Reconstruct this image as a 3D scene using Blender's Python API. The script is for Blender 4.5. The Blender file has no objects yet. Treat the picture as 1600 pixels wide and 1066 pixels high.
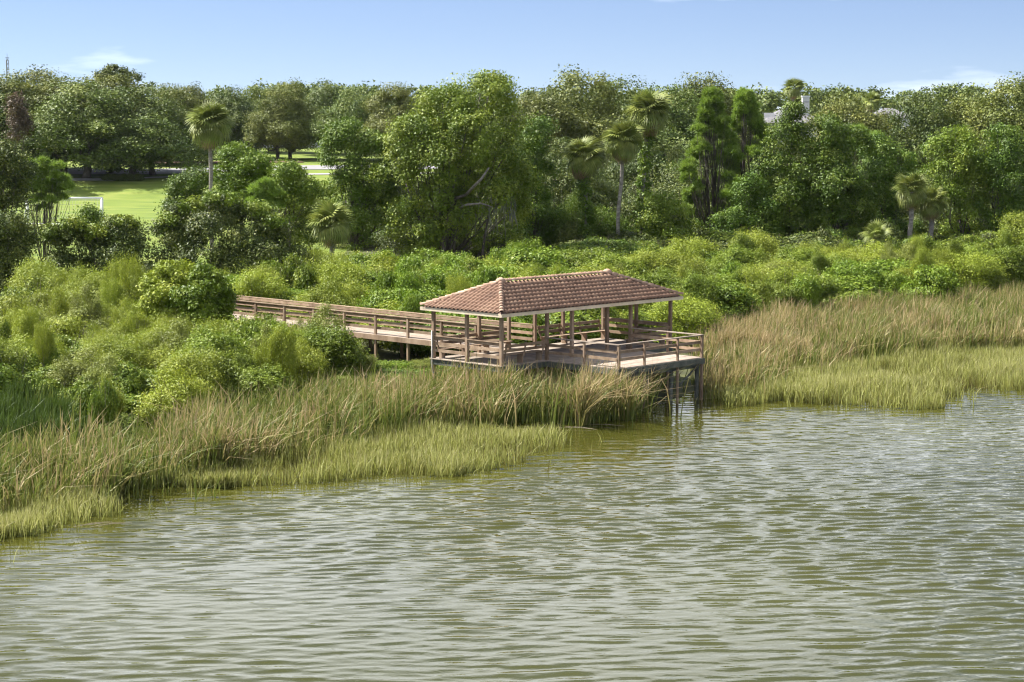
import bpy, math, random
import numpy as np
from mathutils import Vector, Matrix

# ------------------------------------------------------------------ camera, sky, sun, exposure
S = bpy.context.scene
COL = S.collection
FPX, HORP, CAMZ = 3200.0, 0.1103, 13.356
cam_d = bpy.data.cameras.new('camera'); cam = bpy.data.objects.new('camera', cam_d); COL.objects.link(cam)
cam_d.sensor_width = 36.0; cam_d.lens = FPX / 1600.0 * 36.0
cam_d.clip_start = 1.0; cam_d.clip_end = 6000.0
cam.location = (0, 0, CAMZ); cam.rotation_euler = (math.pi / 2 - HORP, 0, 0)
S.camera = cam
SUN_AZ = math.atan2(-0.92, 0.39)      # clockwise from +Y
SUN_EL = math.radians(47)
sun_dir = Vector((math.sin(SUN_AZ) * math.cos(SUN_EL), math.cos(SUN_AZ) * math.cos(SUN_EL), math.sin(SUN_EL)))
sl = bpy.data.lights.new('sun', 'SUN'); sl.energy = 5.0; sl.angle = math.radians(0.5); sl.color = (1.0, 0.965, 0.905)
so = bpy.data.objects.new('sun', sl); COL.objects.link(so)
so.rotation_euler = sun_dir.to_track_quat('Z', 'Y').to_euler(); so.location = (-60, 40, 80)

W = bpy.data.worlds.new('World'); S.world = W; W.use_nodes = True
wn = W.node_tree.nodes; wl = W.node_tree.links; wn.clear()
wo = wn.new('ShaderNodeOutputWorld'); bg = wn.new('ShaderNodeBackground'); sk = wn.new('ShaderNodeTexSky')
sk.sky_type = 'NISHITA'; sk.sun_disc = False; sk.sun_elevation = SUN_EL; sk.sun_rotation = SUN_AZ
sk.altitude = 0; sk.air_density = 1.0; sk.dust_density = 0.0; sk.ozone_density = 3.5
bg.inputs['Strength'].default_value = 0.0515
# thin broken cloud, placed and brightened so that it whitens the water's reflection
tc = wn.new('ShaderNodeTexCoord'); sx = wn.new('ShaderNodeSeparateXYZ'); wl.new(tc.outputs['Generated'], sx.inputs[0])
def wmath(op, a, b=None):
    n = wn.new('ShaderNodeMath'); n.operation = op
    for i, v in enumerate((a, b)):
        if v is None: continue
        if isinstance(v, (int, float)): n.inputs[i].default_value = v
        else: wl.new(v, n.inputs[i])
    return n.outputs[0]
zz = wmath('ADD', wmath('MAXIMUM', sx.outputs[2], 0.0), 0.18)
cx = wn.new('ShaderNodeCombineXYZ'); wl.new(wmath('DIVIDE', sx.outputs[0], zz), cx.inputs[0]); wl.new(wmath('DIVIDE', sx.outputs[1], zz), cx.inputs[1])
mp = wn.new('ShaderNodeMapping'); mp.inputs['Location'].default_value = (21.09, 49.46, 0); wl.new(cx.outputs[0], mp.inputs[0])
cn = wn.new('ShaderNodeTexNoise'); cn.inputs['Scale'].default_value = 0.6; cn.inputs['Detail'].default_value = 6; cn.inputs['Roughness'].default_value = 0.55
wl.new(mp.outputs[0], cn.inputs['Vector'])
cr = wn.new('ShaderNodeValToRGB'); cr.color_ramp.elements[0].position = 0.475; cr.color_ramp.elements[1].position = 0.63
cr.color_ramp.elements[1].color = (0.75, 0.75, 0.75, 1)
wl.new(cn.outputs['Fac'], cr.inputs[0])
cm = wn.new('ShaderNodeMixRGB'); cm.inputs['Color2'].default_value = (15.5, 15.9, 16.6, 1)
# humid air: the clear-sky gradient starts a little above its horizon value, slightly milky
sv = wn.new('ShaderNodeCombineXYZ'); wl.new(sx.outputs[0], sv.inputs[0]); wl.new(sx.outputs[1], sv.inputs[1])
wl.new(wmath('ADD', wmath('MULTIPLY', wmath('MAXIMUM', sx.outputs[2], 0.0), 1.7), 0.075), sv.inputs[2])
svn = wn.new('ShaderNodeVectorMath'); svn.operation = 'NORMALIZE'; wl.new(sv.outputs[0], svn.inputs[0]); wl.new(svn.outputs[0], sk.inputs['Vector'])
milk = wn.new('ShaderNodeMixRGB'); milk.blend_type = 'MULTIPLY'; milk.inputs['Fac'].default_value = 1.0; milk.inputs['Color2'].default_value = (1.10, 0.985, 1.03, 1)
wl.new(sk.outputs[0], milk.inputs['Color1'])
wl.new(cr.outputs['Color'], cm.inputs['Fac']); wl.new(milk.outputs[0], cm.inputs['Color1'])
wl.new(cm.outputs[0], bg.inputs['Color']); wl.new(bg.outputs[0], wo.inputs[0])
S.view_settings.view_transform = 'Standard'; S.view_settings.look = 'None'; S.view_settings.gamma = 1.0
S.view_settings.exposure = 1.45
S.render.engine = 'CYCLES'
S.cycles.max_bounces = 5; S.cycles.diffuse_bounces = 2; S.cycles.glossy_bounces = 2; S.cycles.transmission_bounces = 2
S.cycles.use_denoising = True
S.cycles.sample_clamp_indirect = 6.0; S.cycles.filter_width = 1.2; S.cycles.adaptive_threshold = 0.02

# ------------------------------------------------------------------ helpers
_c, _s = math.cos(HORP), math.sin(HORP)
def ray(x, y):
    u, v = (x - 800) / FPX, (533 - y) / FPX
    return np.array([u, _c + v * _s, -_s + v * _c])
def gp(x, y, z=0.0):
    r = ray(x, y); t = (z - CAMZ) / r[2]; return np.array([r[0] * t, r[1] * t, z])
def at(x, y, Y):
    r = ray(x, y); t = Y / r[1]; return np.array([r[0] * t, Y, CAMZ + r[2] * t])

def tag(o, label=None, cat=None, group=None, kind=None):
    if label: o['label'] = label
    if cat: o['category'] = cat
    if group: o['group'] = group
    if kind: o['kind'] = kind
    return o
def empty(name, loc, rz=0.0):
    o = bpy.data.objects.new(name, None); COL.objects.link(o); o.location = loc; o.rotation_euler = (0, 0, rz)
    o.empty_display_size = 0.3
    return o
def link(name, me, parent=None, loc=(0, 0, 0), rot=None):
    o = bpy.data.objects.new(name, me); COL.objects.link(o); o.location = loc
    if rot is not None: o.rotation_euler = rot
    if parent is not None: o.parent = parent
    return o
def npmesh(name, V, F, mat, attr=None, smooth=False):
    V = np.asarray(V, np.float32); F = np.asarray(F, np.int32); k = F.shape[1]
    me = bpy.data.meshes.new(name)
    me.vertices.add(len(V)); me.vertices.foreach_set('co', V.ravel())
    me.loops.add(F.size); me.loops.foreach_set('vertex_index', F.ravel())
    me.polygons.add(len(F)); me.polygons.foreach_set('loop_start', np.arange(0, F.size, k, dtype=np.int32))
    if smooth: me.polygons.foreach_set('use_smooth', np.ones(len(F), bool))
    if attr is not None:
        a = me.attributes.new('v', 'FLOAT', 'POINT'); a.data.foreach_set('value', np.asarray(attr, np.float32))
    me.materials.append(mat); me.update(calc_edges=True); me.validate()
    return me
class MB:                                            # collects solid pieces into one mesh
    def __init__(s): s.v = []; s.f = []
    def add(s, V, F):
        b = len(s.v); s.v += [tuple(p) for p in V]; s.f += [tuple(i + b for i in f) for f in F]
    def box(s, x0, x1, y0, y1, z0, z1):
        s.add([(x0,y0,z0),(x1,y0,z0),(x1,y1,z0),(x0,y1,z0),(x0,y0,z1),(x1,y0,z1),(x1,y1,z1),(x0,y1,z1)],
              [(3,2,1,0),(4,5,6,7),(0,1,5,4),(1,2,6,5),(2,3,7,6),(3,0,4,7)])
    def tube(s, pts, rad, n=7, cap=True):
        pts = [Vector(p) for p in pts]; V = []; F = []
        for i, p in enumerate(pts):
            d = (pts[min(i + 1, len(pts) - 1)] - pts[max(i - 1, 0)]).normalized()
            a = d.orthogonal().normalized() if i == 0 else (a - d * a.dot(d)).normalized()
            b = d.cross(a)
            for k in range(n):
                t = 2 * math.pi * k / n; V.append(p + (a * math.cos(t) + b * math.sin(t)) * rad[i])
        for i in range(len(pts) - 1):
            for k in range(n): F.append((i*n+k, i*n+(k+1)%n, (i+1)*n+(k+1)%n, (i+1)*n+k))
        if cap: F.append(tuple(range(n - 1, -1, -1))); F.append(tuple((len(pts)-1)*n+k for k in range(n)))
        s.add(V, F)
    def mesh(s, name, mat, smooth=False):
        me = bpy.data.meshes.new(name); me.from_pydata(s.v, [], s.f); me.materials.append(mat)
        if smooth: me.polygons.foreach_set('use_smooth', np.ones(len(me.polygons), bool))
        me.update(); return me
    def obj(s, name, mat, parent=None, smooth=False): return link(name, s.mesh(name, mat, smooth), parent)

# ------------------------------------------------------------------ materials
def newmat(name):
    m = bpy.data.materials.new(name); m.use_nodes = True; n = m.node_tree.nodes; n.clear()
    o = n.new('ShaderNodeOutputMaterial'); b = n.new('ShaderNodeBsdfPrincipled'); m.node_tree.links.new(b.outputs[0], o.inputs[0])
    return m, n, m.node_tree.links, b, o
def ramp(n, stops):
    r = n.new('ShaderNodeValToRGB'); e = r.color_ramp.elements
    while len(e) < len(stops): e.new(0.5)
    for k, (p, c) in enumerate(stops): e[k].position = p; e[k].color = (*c, 1)
    return r
def leafmat(name, stops, trans=0.3, jitter=0.25, rough=0.55, spec=0.25):
    m, n, l, b, o = newmat(name)
    a = n.new('ShaderNodeAttribute'); a.attribute_name = 'v'
    r = ramp(n, stops); l.new(a.outputs['Fac'], r.inputs[0])
    oi = n.new('ShaderNodeObjectInfo'); mr = n.new('ShaderNodeMapRange')
    mr.inputs[3].default_value = 1 - jitter; mr.inputs[4].default_value = 1 + jitter; l.new(oi.outputs['Random'], mr.inputs[0])
    hs = n.new('ShaderNodeHueSaturation'); l.new(r.outputs[0], hs.inputs['Color']); l.new(mr.outputs[0], hs.inputs['Value'])
    mh = n.new('ShaderNodeMapRange'); mh.inputs[3].default_value = 0.5 + 0.03 * jitter; mh.inputs[4].default_value = 0.5 - 0.03 * jitter
    m7 = n.new('ShaderNodeMath'); m7.operation = 'MULTIPLY'; m7.inputs[1].default_value = 7.31; l.new(oi.outputs['Random'], m7.inputs[0])
    fr = n.new('ShaderNodeMath'); fr.operation = 'FRACT'; l.new(m7.outputs[0], fr.inputs[0]); l.new(fr.outputs[0], mh.inputs[0]); l.new(mh.outputs[0], hs.inputs['Hue'])
    l.new(hs.outputs[0], b.inputs['Base Color']); b.inputs['Roughness'].default_value = rough; b.inputs['Specular IOR Level'].default_value = spec
    t = n.new('ShaderNodeBsdfTranslucent'); l.new(hs.outputs[0], t.inputs[0])
    mx = n.new('ShaderNodeMixShader'); mx.inputs[0].default_value = trans * 0.62
    l.new(b.outputs[0], mx.inputs[1]); l.new(t.outputs[0], mx.inputs[2]); l.new(mx.outputs[0], o.inputs[0])
    return m
def noisemat(name, stops, scale=4.0, stretch=(1,1,1), rough=0.8, bump=0.0, jitter=0.0, spec=0.3, detail=5, coord='Object'):
    m, n, l, b, o = newmat(name)
    tc = n.new('ShaderNodeTexCoord'); mp = n.new('ShaderNodeMapping'); mp.inputs['Scale'].default_value = stretch
    oi = n.new('ShaderNodeObjectInfo')
    l.new(tc.outputs[coord], mp.inputs[0])
    vm = n.new('ShaderNodeVectorMath'); vm.operation = 'SCALE'; vm.inputs[3].default_value = 37.0 if jitter else 0.0
    cb = n.new('ShaderNodeCombineXYZ')
    for i in range(3): l.new(oi.outputs['Random'], cb.inputs[i])
    l.new(cb.outputs[0], vm.inputs[0]); l.new(vm.outputs[0], mp.inputs['Location'])
    nz = n.new('ShaderNodeTexNoise'); nz.inputs['Scale'].default_value = scale; nz.inputs['Detail'].default_value = detail; nz.inputs['Roughness'].default_value = 0.6
    l.new(mp.outputs[0], nz.inputs['Vector'])
    r = ramp(n, stops); l.new(nz.outputs['Fac'], r.inputs[0]); out = r.outputs[0]
    if jitter:
        mr = n.new('ShaderNodeMapRange'); mr.inputs[3].default_value = 1 - jitter; mr.inputs[4].default_value = 1 + jitter; l.new(oi.outputs['Random'], mr.inputs[0])
        hs = n.new('ShaderNodeHueSaturation'); l.new(out, hs.inputs['Color']); l.new(mr.outputs[0], hs.inputs['Value']); out = hs.outputs[0]
    l.new(out, b.inputs['Base Color']); b.inputs['Roughness'].default_value = rough; b.inputs['Specular IOR Level'].default_value = spec
    if bump:
        bp = n.new('ShaderNodeBump'); bp.inputs['Strength'].default_value = 0.6; bp.inputs['Distance'].default_value = bump
        l.new(nz.outputs['Fac'], bp.inputs['Height']); l.new(bp.outputs[0], b.inputs['Normal'])
    return m

M = {}
M['wood'] = noisemat('weathered_wood', [(0.3,(0.180,0.120,0.075)),(0.52,(0.305,0.211,0.139)),(0.75,(0.410,0.307,0.216))], 2.2, (1,1,0.35), 0.8, 0.004, 0.22)
M['board'] = noisemat('rail_boards', [(0.3,(0.195,0.126,0.077)),(0.52,(0.318,0.221,0.143)),(0.75,(0.418,0.315,0.216))], 2.4, (1,1,1), 0.8, 0.004, 0.24)
M['plank'] = noisemat('deck_planks', [(0.28,(0.189,0.142,0.108)),(0.52,(0.301,0.241,0.186)),(0.78,(0.378,0.318,0.256))], 1.6, (1,1,1), 0.85, 0.004, 0.2)
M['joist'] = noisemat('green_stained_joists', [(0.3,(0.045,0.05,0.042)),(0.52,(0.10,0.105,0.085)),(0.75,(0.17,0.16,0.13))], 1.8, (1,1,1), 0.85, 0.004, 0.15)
M['tile'] = noisemat('clay_tiles', [(0.25,(0.121,0.069,0.046)),(0.45,(0.214,0.122,0.077)),(0.6,(0.273,0.165,0.105)),(0.8,(0.360,0.249,0.156))], 0.7, (1,1,1), 0.75, 0.003, 0.2, detail=9)
M['cap'] = noisemat('ridge_caps', [(0.3,(0.288,0.168,0.115)),(0.55,(0.432,0.276,0.184)),(0.75,(0.576,0.456,0.333))], 2.6, (1,1,1), 0.8, 0.003, 0.2)
M['fascia'] = noisemat('cream_fascia', [(0.3,(0.550,0.444,0.308)),(0.7,(0.725,0.612,0.451))], 1.5, (1,1,1), 0.65, 0.0, 0.05)
M['soffit'] = noisemat('soffit_boards', [(0.3,(0.13,0.085,0.065)),(0.7,(0.22,0.15,0.12))], 2.0, (1,1,1), 0.85)
M['bark'] = noisemat('bark', [(0.3,(0.035,0.028,0.022)),(0.55,(0.10,0.082,0.066)),(0.8,(0.2,0.175,0.15))], 5.0, (1,1,0.3), 0.9, 0.02)
M['palmbark'] = noisemat('palm_bark', [(0.3,(0.13,0.11,0.09)),(0.55,(0.26,0.23,0.2)),(0.8,(0.36,0.33,0.3))], 3.0, (1,1,3), 0.9, 0.02)
M['pale_limb'] = noisemat('pale_limb', [(0.3,(0.12,0.10,0.085)),(0.7,(0.27,0.24,0.21))], 4.0, (1,1,1), 0.9, 0.01)
M['oak'] = leafmat('oak_leaves', [(0,(0.046,0.074,0.013)),(0.5,(0.101,0.144,0.025)),(1,(0.204,0.230,0.046))], 0.22, 0.22)
M['oak2'] = leafmat('oak_leaves_olive', [(0,(0.061,0.084,0.014)),(0.5,(0.132,0.155,0.028)),(1,(0.250,0.253,0.052))], 0.25, 0.2)
M['vine'] = leafmat('vine_leaves', [(0,(0.065,0.113,0.010)),(0.5,(0.149,0.213,0.017)),(1,(0.295,0.328,0.040))], 0.3, 0.12)
M['broad'] = leafmat('broad_leaves', [(0,(0.046,0.089,0.010)),(0.5,(0.103,0.172,0.015)),(1,(0.206,0.262,0.031))], 0.28, 0.22)
M['bright'] = leafmat('bright_leaves', [(0,(0.070,0.124,0.007)),(0.5,(0.146,0.226,0.012)),(1,(0.249,0.302,0.030))], 0.32, 0.15)
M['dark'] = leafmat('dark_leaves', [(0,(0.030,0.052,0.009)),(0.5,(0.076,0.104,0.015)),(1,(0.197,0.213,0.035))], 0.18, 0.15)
M['pine'] = leafmat('pine_needles', [(0,(0.095,0.160,0.020)),(0.5,(0.199,0.300,0.040)),(1,(0.342,0.430,0.080))], 0.5, 0.1)
M['red'] = leafmat('bronze_leaves', [(0,(0.06,0.05,0.028)),(0.5,(0.125,0.09,0.055)),(1,(0.2,0.13,0.085))], 0.2, 0.1)
M['willow'] = leafmat('willow_leaves', [(0,(0.127,0.169,0.013)),(0.5,(0.237,0.291,0.024)),(1,(0.378,0.398,0.050))], 0.35, 0.16)
M['lime'] = leafmat('lime_leaves', [(0,(0.084,0.130,0.010)),(0.5,(0.167,0.228,0.020)),(1,(0.282,0.316,0.050))], 0.45, 0.16)
M['tanshrub'] = leafmat('yellowing_leaves', [(0,(0.112,0.141,0.022)),(0.5,(0.203,0.231,0.038)),(1,(0.304,0.322,0.077))], 0.35, 0.14)
M['iris'] = leafmat('iris_blades', [(0,(0.035,0.06,0.010)),(0.6,(0.075,0.115,0.018)),(1,(0.18,0.2,0.04))], 0.4, 0.1)
M['reed'] = leafmat('cattail_blades', [(0,(0.063,0.095,0.016)),(0.35,(0.157,0.190,0.035)),(0.6,(0.261,0.235,0.074)),(0.8,(0.392,0.290,0.144)),(1,(0.564,0.440,0.262))], 0.5, 0.0)
M['grass'] = leafmat('marsh_grass_blades', [(0,(0.13,0.085,0.04)),(0.22,(0.17,0.16,0.04)),(0.42,(0.26,0.285,0.06)),(0.75,(0.40,0.40,0.13)),(1,(0.52,0.46,0.25))], 0.55, 0.0)
M['frond'] = leafmat('palm_fronds', [(0,(0.082,0.112,0.022)),(0.5,(0.180,0.219,0.041)),(1,(0.348,0.341,0.092))], 0.25, 0.3)
M['deadfrond'] = leafmat('dead_fronds', [(0,(0.168,0.112,0.059)),(1,(0.364,0.252,0.137))], 0.2, 0.25)
M['moss'] = leafmat('hanging_moss', [(0,(0.100,0.105,0.068)),(1,(0.200,0.200,0.136))], 0.25, 0.1)
M['mud'] = noisemat('marsh_soil', [(0.3,(0.035,0.036,0.015)),(0.6,(0.075,0.08,0.028)),(0.8,(0.11,0.12,0.04))], 0.6, (1,1,1), 0.95)
M['lawn'] = noisemat('mown_grass', [(0.28,(0.075,0.12,0.014)),(0.5,(0.13,0.175,0.02)),(0.72,(0.20,0.22,0.04))], 0.2, (1,2.2,1), 0.95, detail=9)
M['asphalt'] = noisemat('worn_asphalt', [(0.3,(0.2,0.19,0.19)),(0.7,(0.28,0.27,0.27))], 0.5, (1,1,1), 0.9)
M['concrete'] = noisemat('concrete', [(0.3,(0.36,0.34,0.31)),(0.7,(0.46,0.44,0.41))], 1.0, (1,1,1), 0.9)
M['mulch'] = noisemat('red_mulch', [(0.3,(0.10,0.05,0.04)),(0.7,(0.17,0.09,0.075))], 2.0, (1,1,1), 0.95)
M['shingle'] = noisemat('grey_shingles', [(0.3,(0.14,0.132,0.138)),(0.7,(0.2,0.192,0.198))], 1.5, (1,1,4), 0.9)
M['stucco'] = noisemat('white_stucco', [(0.3,(0.62,0.6,0.57)),(0.7,(0.72,0.7,0.67))], 1.0, (1,1,1), 0.85)
M['white'] = noisemat('white_paint', [(0.3,(0.74,0.74,0.73)),(0.7,(0.8,0.8,0.79))], 2.0, (1,1,1), 0.5)
M['net'] = noisemat('net_cord', [(0.3,(0.4,0.38,0.34)),(0.7,(0.5,0.48,0.44))], 2.0, (1,1,1), 0.9)
M['steel'] = noisemat('grey_steel', [(0.3,(0.16,0.16,0.17)),(0.7,(0.22,0.22,0.23))], 2.0, (1,1,1), 0.6)
M['glass'] = noisemat('dark_glass', [(0.3,(0.02,0.025,0.03)),(0.7,(0.03,0.035,0.04))], 1.0, (1,1,1), 0.1, spec=0.6)
M['pipe'] = noisemat('pale_pipe', [(0.3,(0.4,0.36,0.31)),(0.7,(0.5,0.46,0.4))], 2.0, (1,1,1), 0.6)
M['litter'] = noisemat('dead_reed_litter', [(0.3,(0.25,0.19,0.13)),(0.7,(0.42,0.35,0.27))], 8.0, (1,1,1), 0.9)

# water: murky olive body under a rippled mirror
m, n, l, b, o = newmat('lake_water'); M['water'] = m
b.inputs['Roughness'].default_value = 0.035; b.inputs['IOR'].default_value = 1.333; b.inputs['Specular IOR Level'].default_value = 0.5
tcw = n.new('ShaderNodeTexCoord'); nz = n.new('ShaderNodeTexNoise'); nz.inputs['Scale'].default_value = 0.05; nz.inputs['Detail'].default_value = 3
l.new(tcw.outputs['Object'], nz.inputs['Vector']); r = ramp(n, [(0.35,(0.040,0.041,0.006)),(0.65,(0.056,0.056,0.010))]); l.new(nz.outputs['Fac'], r.inputs[0]); l.new(r.outputs[0], b.inputs['Base Color'])
mpw = n.new('ShaderNodeMapping'); mpw.inputs['Scale'].default_value = (2.2, 4.5, 1); mpw.inputs['Rotation'].default_value = (0, 0, 0.15); l.new(tcw.outputs['Object'], mpw.inputs[0])
n2 = n.new('ShaderNodeTexNoise'); n2.inputs['Scale'].default_value = 1.0; n2.inputs['Detail'].default_value = 2; n2.inputs['Distortion'].default_value = 0.6; l.new(mpw.outputs[0], n2.inputs['Vector'])
bp = n.new('ShaderNodeBump'); bp.inputs['Strength'].default_value = 1.0; bp.inputs['Distance'].default_value = 0.007; l.new(n2.outputs['Fac'], bp.inputs['Height']); l.new(bp.outputs[0], b.inputs['Normal'])

# ------------------------------------------------------------------ terrain and water
_sh = np.array([gp(x, y)[:2] for x, y in ((-500,760),(0,722),(300,685),(600,655),(800,645),(1050,628),(1100,605),(1250,575),(1400,552),(1600,538),(2100,515))])
_py = np.array([60,125,150,190,210,230,243,258,275,300,340,400,600,5000.]); _pz = np.array([.9,.9,1.25,2.3,2.75,2.95,3.4,5.3,6.0,6.75,7.7,8.4,9,9.])
def gh(X, Y):
    X = np.asarray(X, float); Y = np.asarray(Y, float)
    ys = np.interp(X, _sh[:, 0], _sh[:, 1]); t = Y - ys
    near = np.interp(t, [-30, -8, 0, 10, 22], [-2.2, -0.45, 0.0, 0.35, 0.85])
    k = np.clip((Y - 112) / 14, 0, 1); k = k * k * (3 - 2 * k)
    h = near * (1 - k) + np.maximum(np.interp(Y, _py, _pz), .0) * k
    return h + 1.0 * np.exp(-(((X + 30) / 7) ** 2 + ((Y - 130) / 6) ** 2))
def grid(xs, ys):
    XX, YY = np.meshgrid(xs, ys); nx, ny = len(xs), len(ys)
    i = np.arange(nx * ny).reshape(ny, nx)
    F = np.stack([i[:-1, :-1], i[:-1, 1:], i[1:, 1:], i[1:, :-1]], -1).reshape(-1, 4)
    return XX.ravel(), YY.ravel(), F
xs = np.concatenate([np.linspace(-2500, -140, 20), np.linspace(-130, 130, 131), np.linspace(140, 2500, 20)])
ys = np.concatenate([np.linspace(-120, 55, 8), np.linspace(60, 360, 201), np.linspace(380, 5000, 24)])
X, Y, F = grid(xs, ys)
me = npmesh('ground', np.stack([X, Y, gh(X, Y)], 1), F, M['mud'], smooth=True); me.materials.append(M['lawn'])
fy = Y[F].mean(1); fx = X[F].mean(1)
lawn = (fy > 141 + 3 * np.sin(fx * .3)) & ((fx < -14) | ((fy > 245) & (fx < 6)))
me.polygons.foreach_set('material_index', lawn.astype(np.int32)); me.update()
tag(link('ground', me), kind='structure')
def strip(name, pts, wid, mat, lift=0.03):
    pts = np.array(pts, float); seg = []
    for a, c in zip(pts[:-1], pts[1:]):
        for t in np.linspace(0, 1, 14, endpoint=False): seg.append(a + (c - a) * t)
    seg.append(pts[-1]); seg = np.array(seg); d = np.gradient(seg, axis=0); d /= np.linalg.norm(d, axis=1)[:, None]
    nn = np.stack([-d[:, 1], d[:, 0]], 1)
    rows = [seg + nn * wid * k for k in (-.5, -.17, .17, .5)]
    V = np.concatenate([np.stack([r_[:, 0], r_[:, 1], gh(r_[:, 0], r_[:, 1]) + lift], 1) for r_ in rows]); m_ = len(seg)
    F = [(k*m_+i, k*m_+i+1, (k+1)*m_+i+1, (k+1)*m_+i) for k in range(3) for i in range(m_ - 1)]
    o = link(name, npmesh(name, V, F, mat)); tag(o, kind='structure'); return o
strip('path', [(-70,152),(-40,151),(-27,148),(-12,149)], 2.6, M['concrete'], 0.05)
strip('road', [(-120,271),(-48,270),(-30,279),(-5,282),(60,282)], 10, M['asphalt'], 0.06)
strip('pavement', [(-120,257),(-50,257),(-36,264),(-5,268),(60,268)], 1.8, M['concrete'], 0.08)
strip('mulch_bed', [(-52,291),(-40,292),(-30,294)], 5, M['mulch'], 0.08)

rng = np.random.default_rng(11); WAVE = 0.036
xs = np.concatenate([np.linspace(-400, -34, 12), np.arange(-32, 36, 0.25), np.linspace(38, 400, 12)])
ys = np.concatenate([np.linspace(-150, 38, 8), np.arange(40, 104, 0.075), np.linspace(105, 135, 20)])
X, Y, F = grid(xs, ys)
Z = np.zeros_like(X)
near = ((np.abs(X) < 37) & (Y > 39) & (Y < 112)).astype(float)
near *= 0.3 + 0.7 * np.clip((np.interp(X, _sh[:, 0], _sh[:, 1]) - 6 - Y) / 12, 0, 1)
near *= 0.85 + 0.22 * np.sin(X * .16 + 1.3 * np.sin(Y * .1)) + 0.2 * np.sin(Y * .21 - X * .07 + 1.1 * np.sin(X * .13))
XD = np.zeros_like(X); YD = np.zeros_like(X)
for k in range(110):                                 # steep-crested wind ripples
    big = k < 42
    lam = rng.uniform(0.42, 0.92) if big else rng.uniform(0.28, 0.42); th = math.pi / 2 + 0.09 + rng.normal(0, 0.3 if big else 0.42); kk = 2 * math.pi / lam
    amp = (0.0044 if big else 0.0018) * lam * (0.6 + 0.8 * rng.random())
    q = kk * (X * math.cos(th) + Y * math.sin(th)) + rng.random() * 6.28 + 0.9 * np.sin(X * .13 + Y * .05 + k) + 0.7 * np.sin(Y * .09 - X * .06 + 2 * k)
    env = 0.75 + 0.5 * np.sin(X * rng.normal(0, .5) + Y * rng.normal(0, .5) + rng.random() * 6.28)
    Z += amp * env * np.sin(q); c_ = amp * env * np.cos(q) * 0.9; XD += c_ * math.cos(th); YD += c_ * math.sin(th)
Z *= near; X = X + XD * near; Y = Y + YD * near
tag(link('water', npmesh('water', np.stack([X, Y, Z], 1), F, M['water'], smooth=True)), kind='structure')

# ------------------------------------------------------------------ the pavilion, its deck and the boardwalk
YAW = 0.8018; N0 = np.array([-0.4771, 92.0428]); DZ = 2.03
L, WD, OV = 11.93, 4.43, 0.416
HE, ZR, PJ, BX = 2.2485, 3.6146, 4.39, 3.006
CF, CB = 4.72, 5.05
def frame_empty(name):
    return empty(name, (N0[0], N0[1], 0.0), YAW)
pav = frame_empty('pavilion')
tag(pav, 'open timber pavilion on posts with hipped clay tile roof standing in the reeds', 'pavilion')
def part(name, mat, parent, *boxes):
    mb = MB()
    for bx in boxes: mb.box(*bx)
    return mb.obj(name, mat, parent)
hp = 0.072
def sqpost(x, y, z0, z1, parent, h=hp, mat=None, name='post'): return part(name, mat or M['wood'], parent, (x-h, x+h, y-h, y+h, z0, z1))
front_x = [0, BX, CF, L - CF, L - BX, L]; back_x = [0, BX, CB, L - CB, L - BX, L]
ZB = DZ + HE + 0.12
for x in front_x: sqpost(x, 0, -0.9, ZB, pav)
for x in back_x: sqpost(x, WD, -0.9, ZB, pav)
sqpost(0, WD / 2, -0.9, ZB, pav); sqpost(L, WD / 2, -0.9, ZB, pav)
# perimeter beams above the posts
for y in (0, WD): part('beam', M['wood'], pav, (-0.09, L + 0.09, y - 0.075, y + 0.075, ZB, ZB + 0.2))
for x in (0, L): part('beam', M['wood'], pav, (x - 0.07, x + 0.07, 0.0755, WD - 0.0755, ZB + 0.001, ZB + 0.199))
# floor: joists and single planks
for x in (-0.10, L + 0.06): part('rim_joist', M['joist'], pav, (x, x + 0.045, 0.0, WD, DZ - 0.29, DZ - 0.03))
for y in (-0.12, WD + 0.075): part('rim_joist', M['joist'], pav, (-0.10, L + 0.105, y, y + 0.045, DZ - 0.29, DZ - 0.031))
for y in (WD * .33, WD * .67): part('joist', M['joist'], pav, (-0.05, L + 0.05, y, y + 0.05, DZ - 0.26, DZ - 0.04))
pw = 0.142
pm = MB(); pm.box(-pw/2+.003, pw/2-.003, -0.125, WD + 0.125, -0.038, 0); pmesh = pm.mesh('plank', M['plank'])
k = -0.09
while k < L + 0.1:
    link('plank', pmesh, pav, (k, 0, DZ)); k += pw
# rails between the end posts
for x in (0, L):
    for a, c in ((hp, WD/2 - hp), (WD/2 + hp, WD - hp)):
        for z in (0.30, 0.62): part('rail_board', M['board'], pav, (x - 0.02, x + 0.02, a, c, DZ + z, DZ + z + 0.14))
        part('rail_board', M['board'], pav, (x - 0.02, x + 0.02, a, c, DZ + 0.89, DZ + 1.03)); part('rail_cap', M['board'], pav, (x - 0.07, x + 0.07, a, c, DZ + 1.032, DZ + 1.07))
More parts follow.
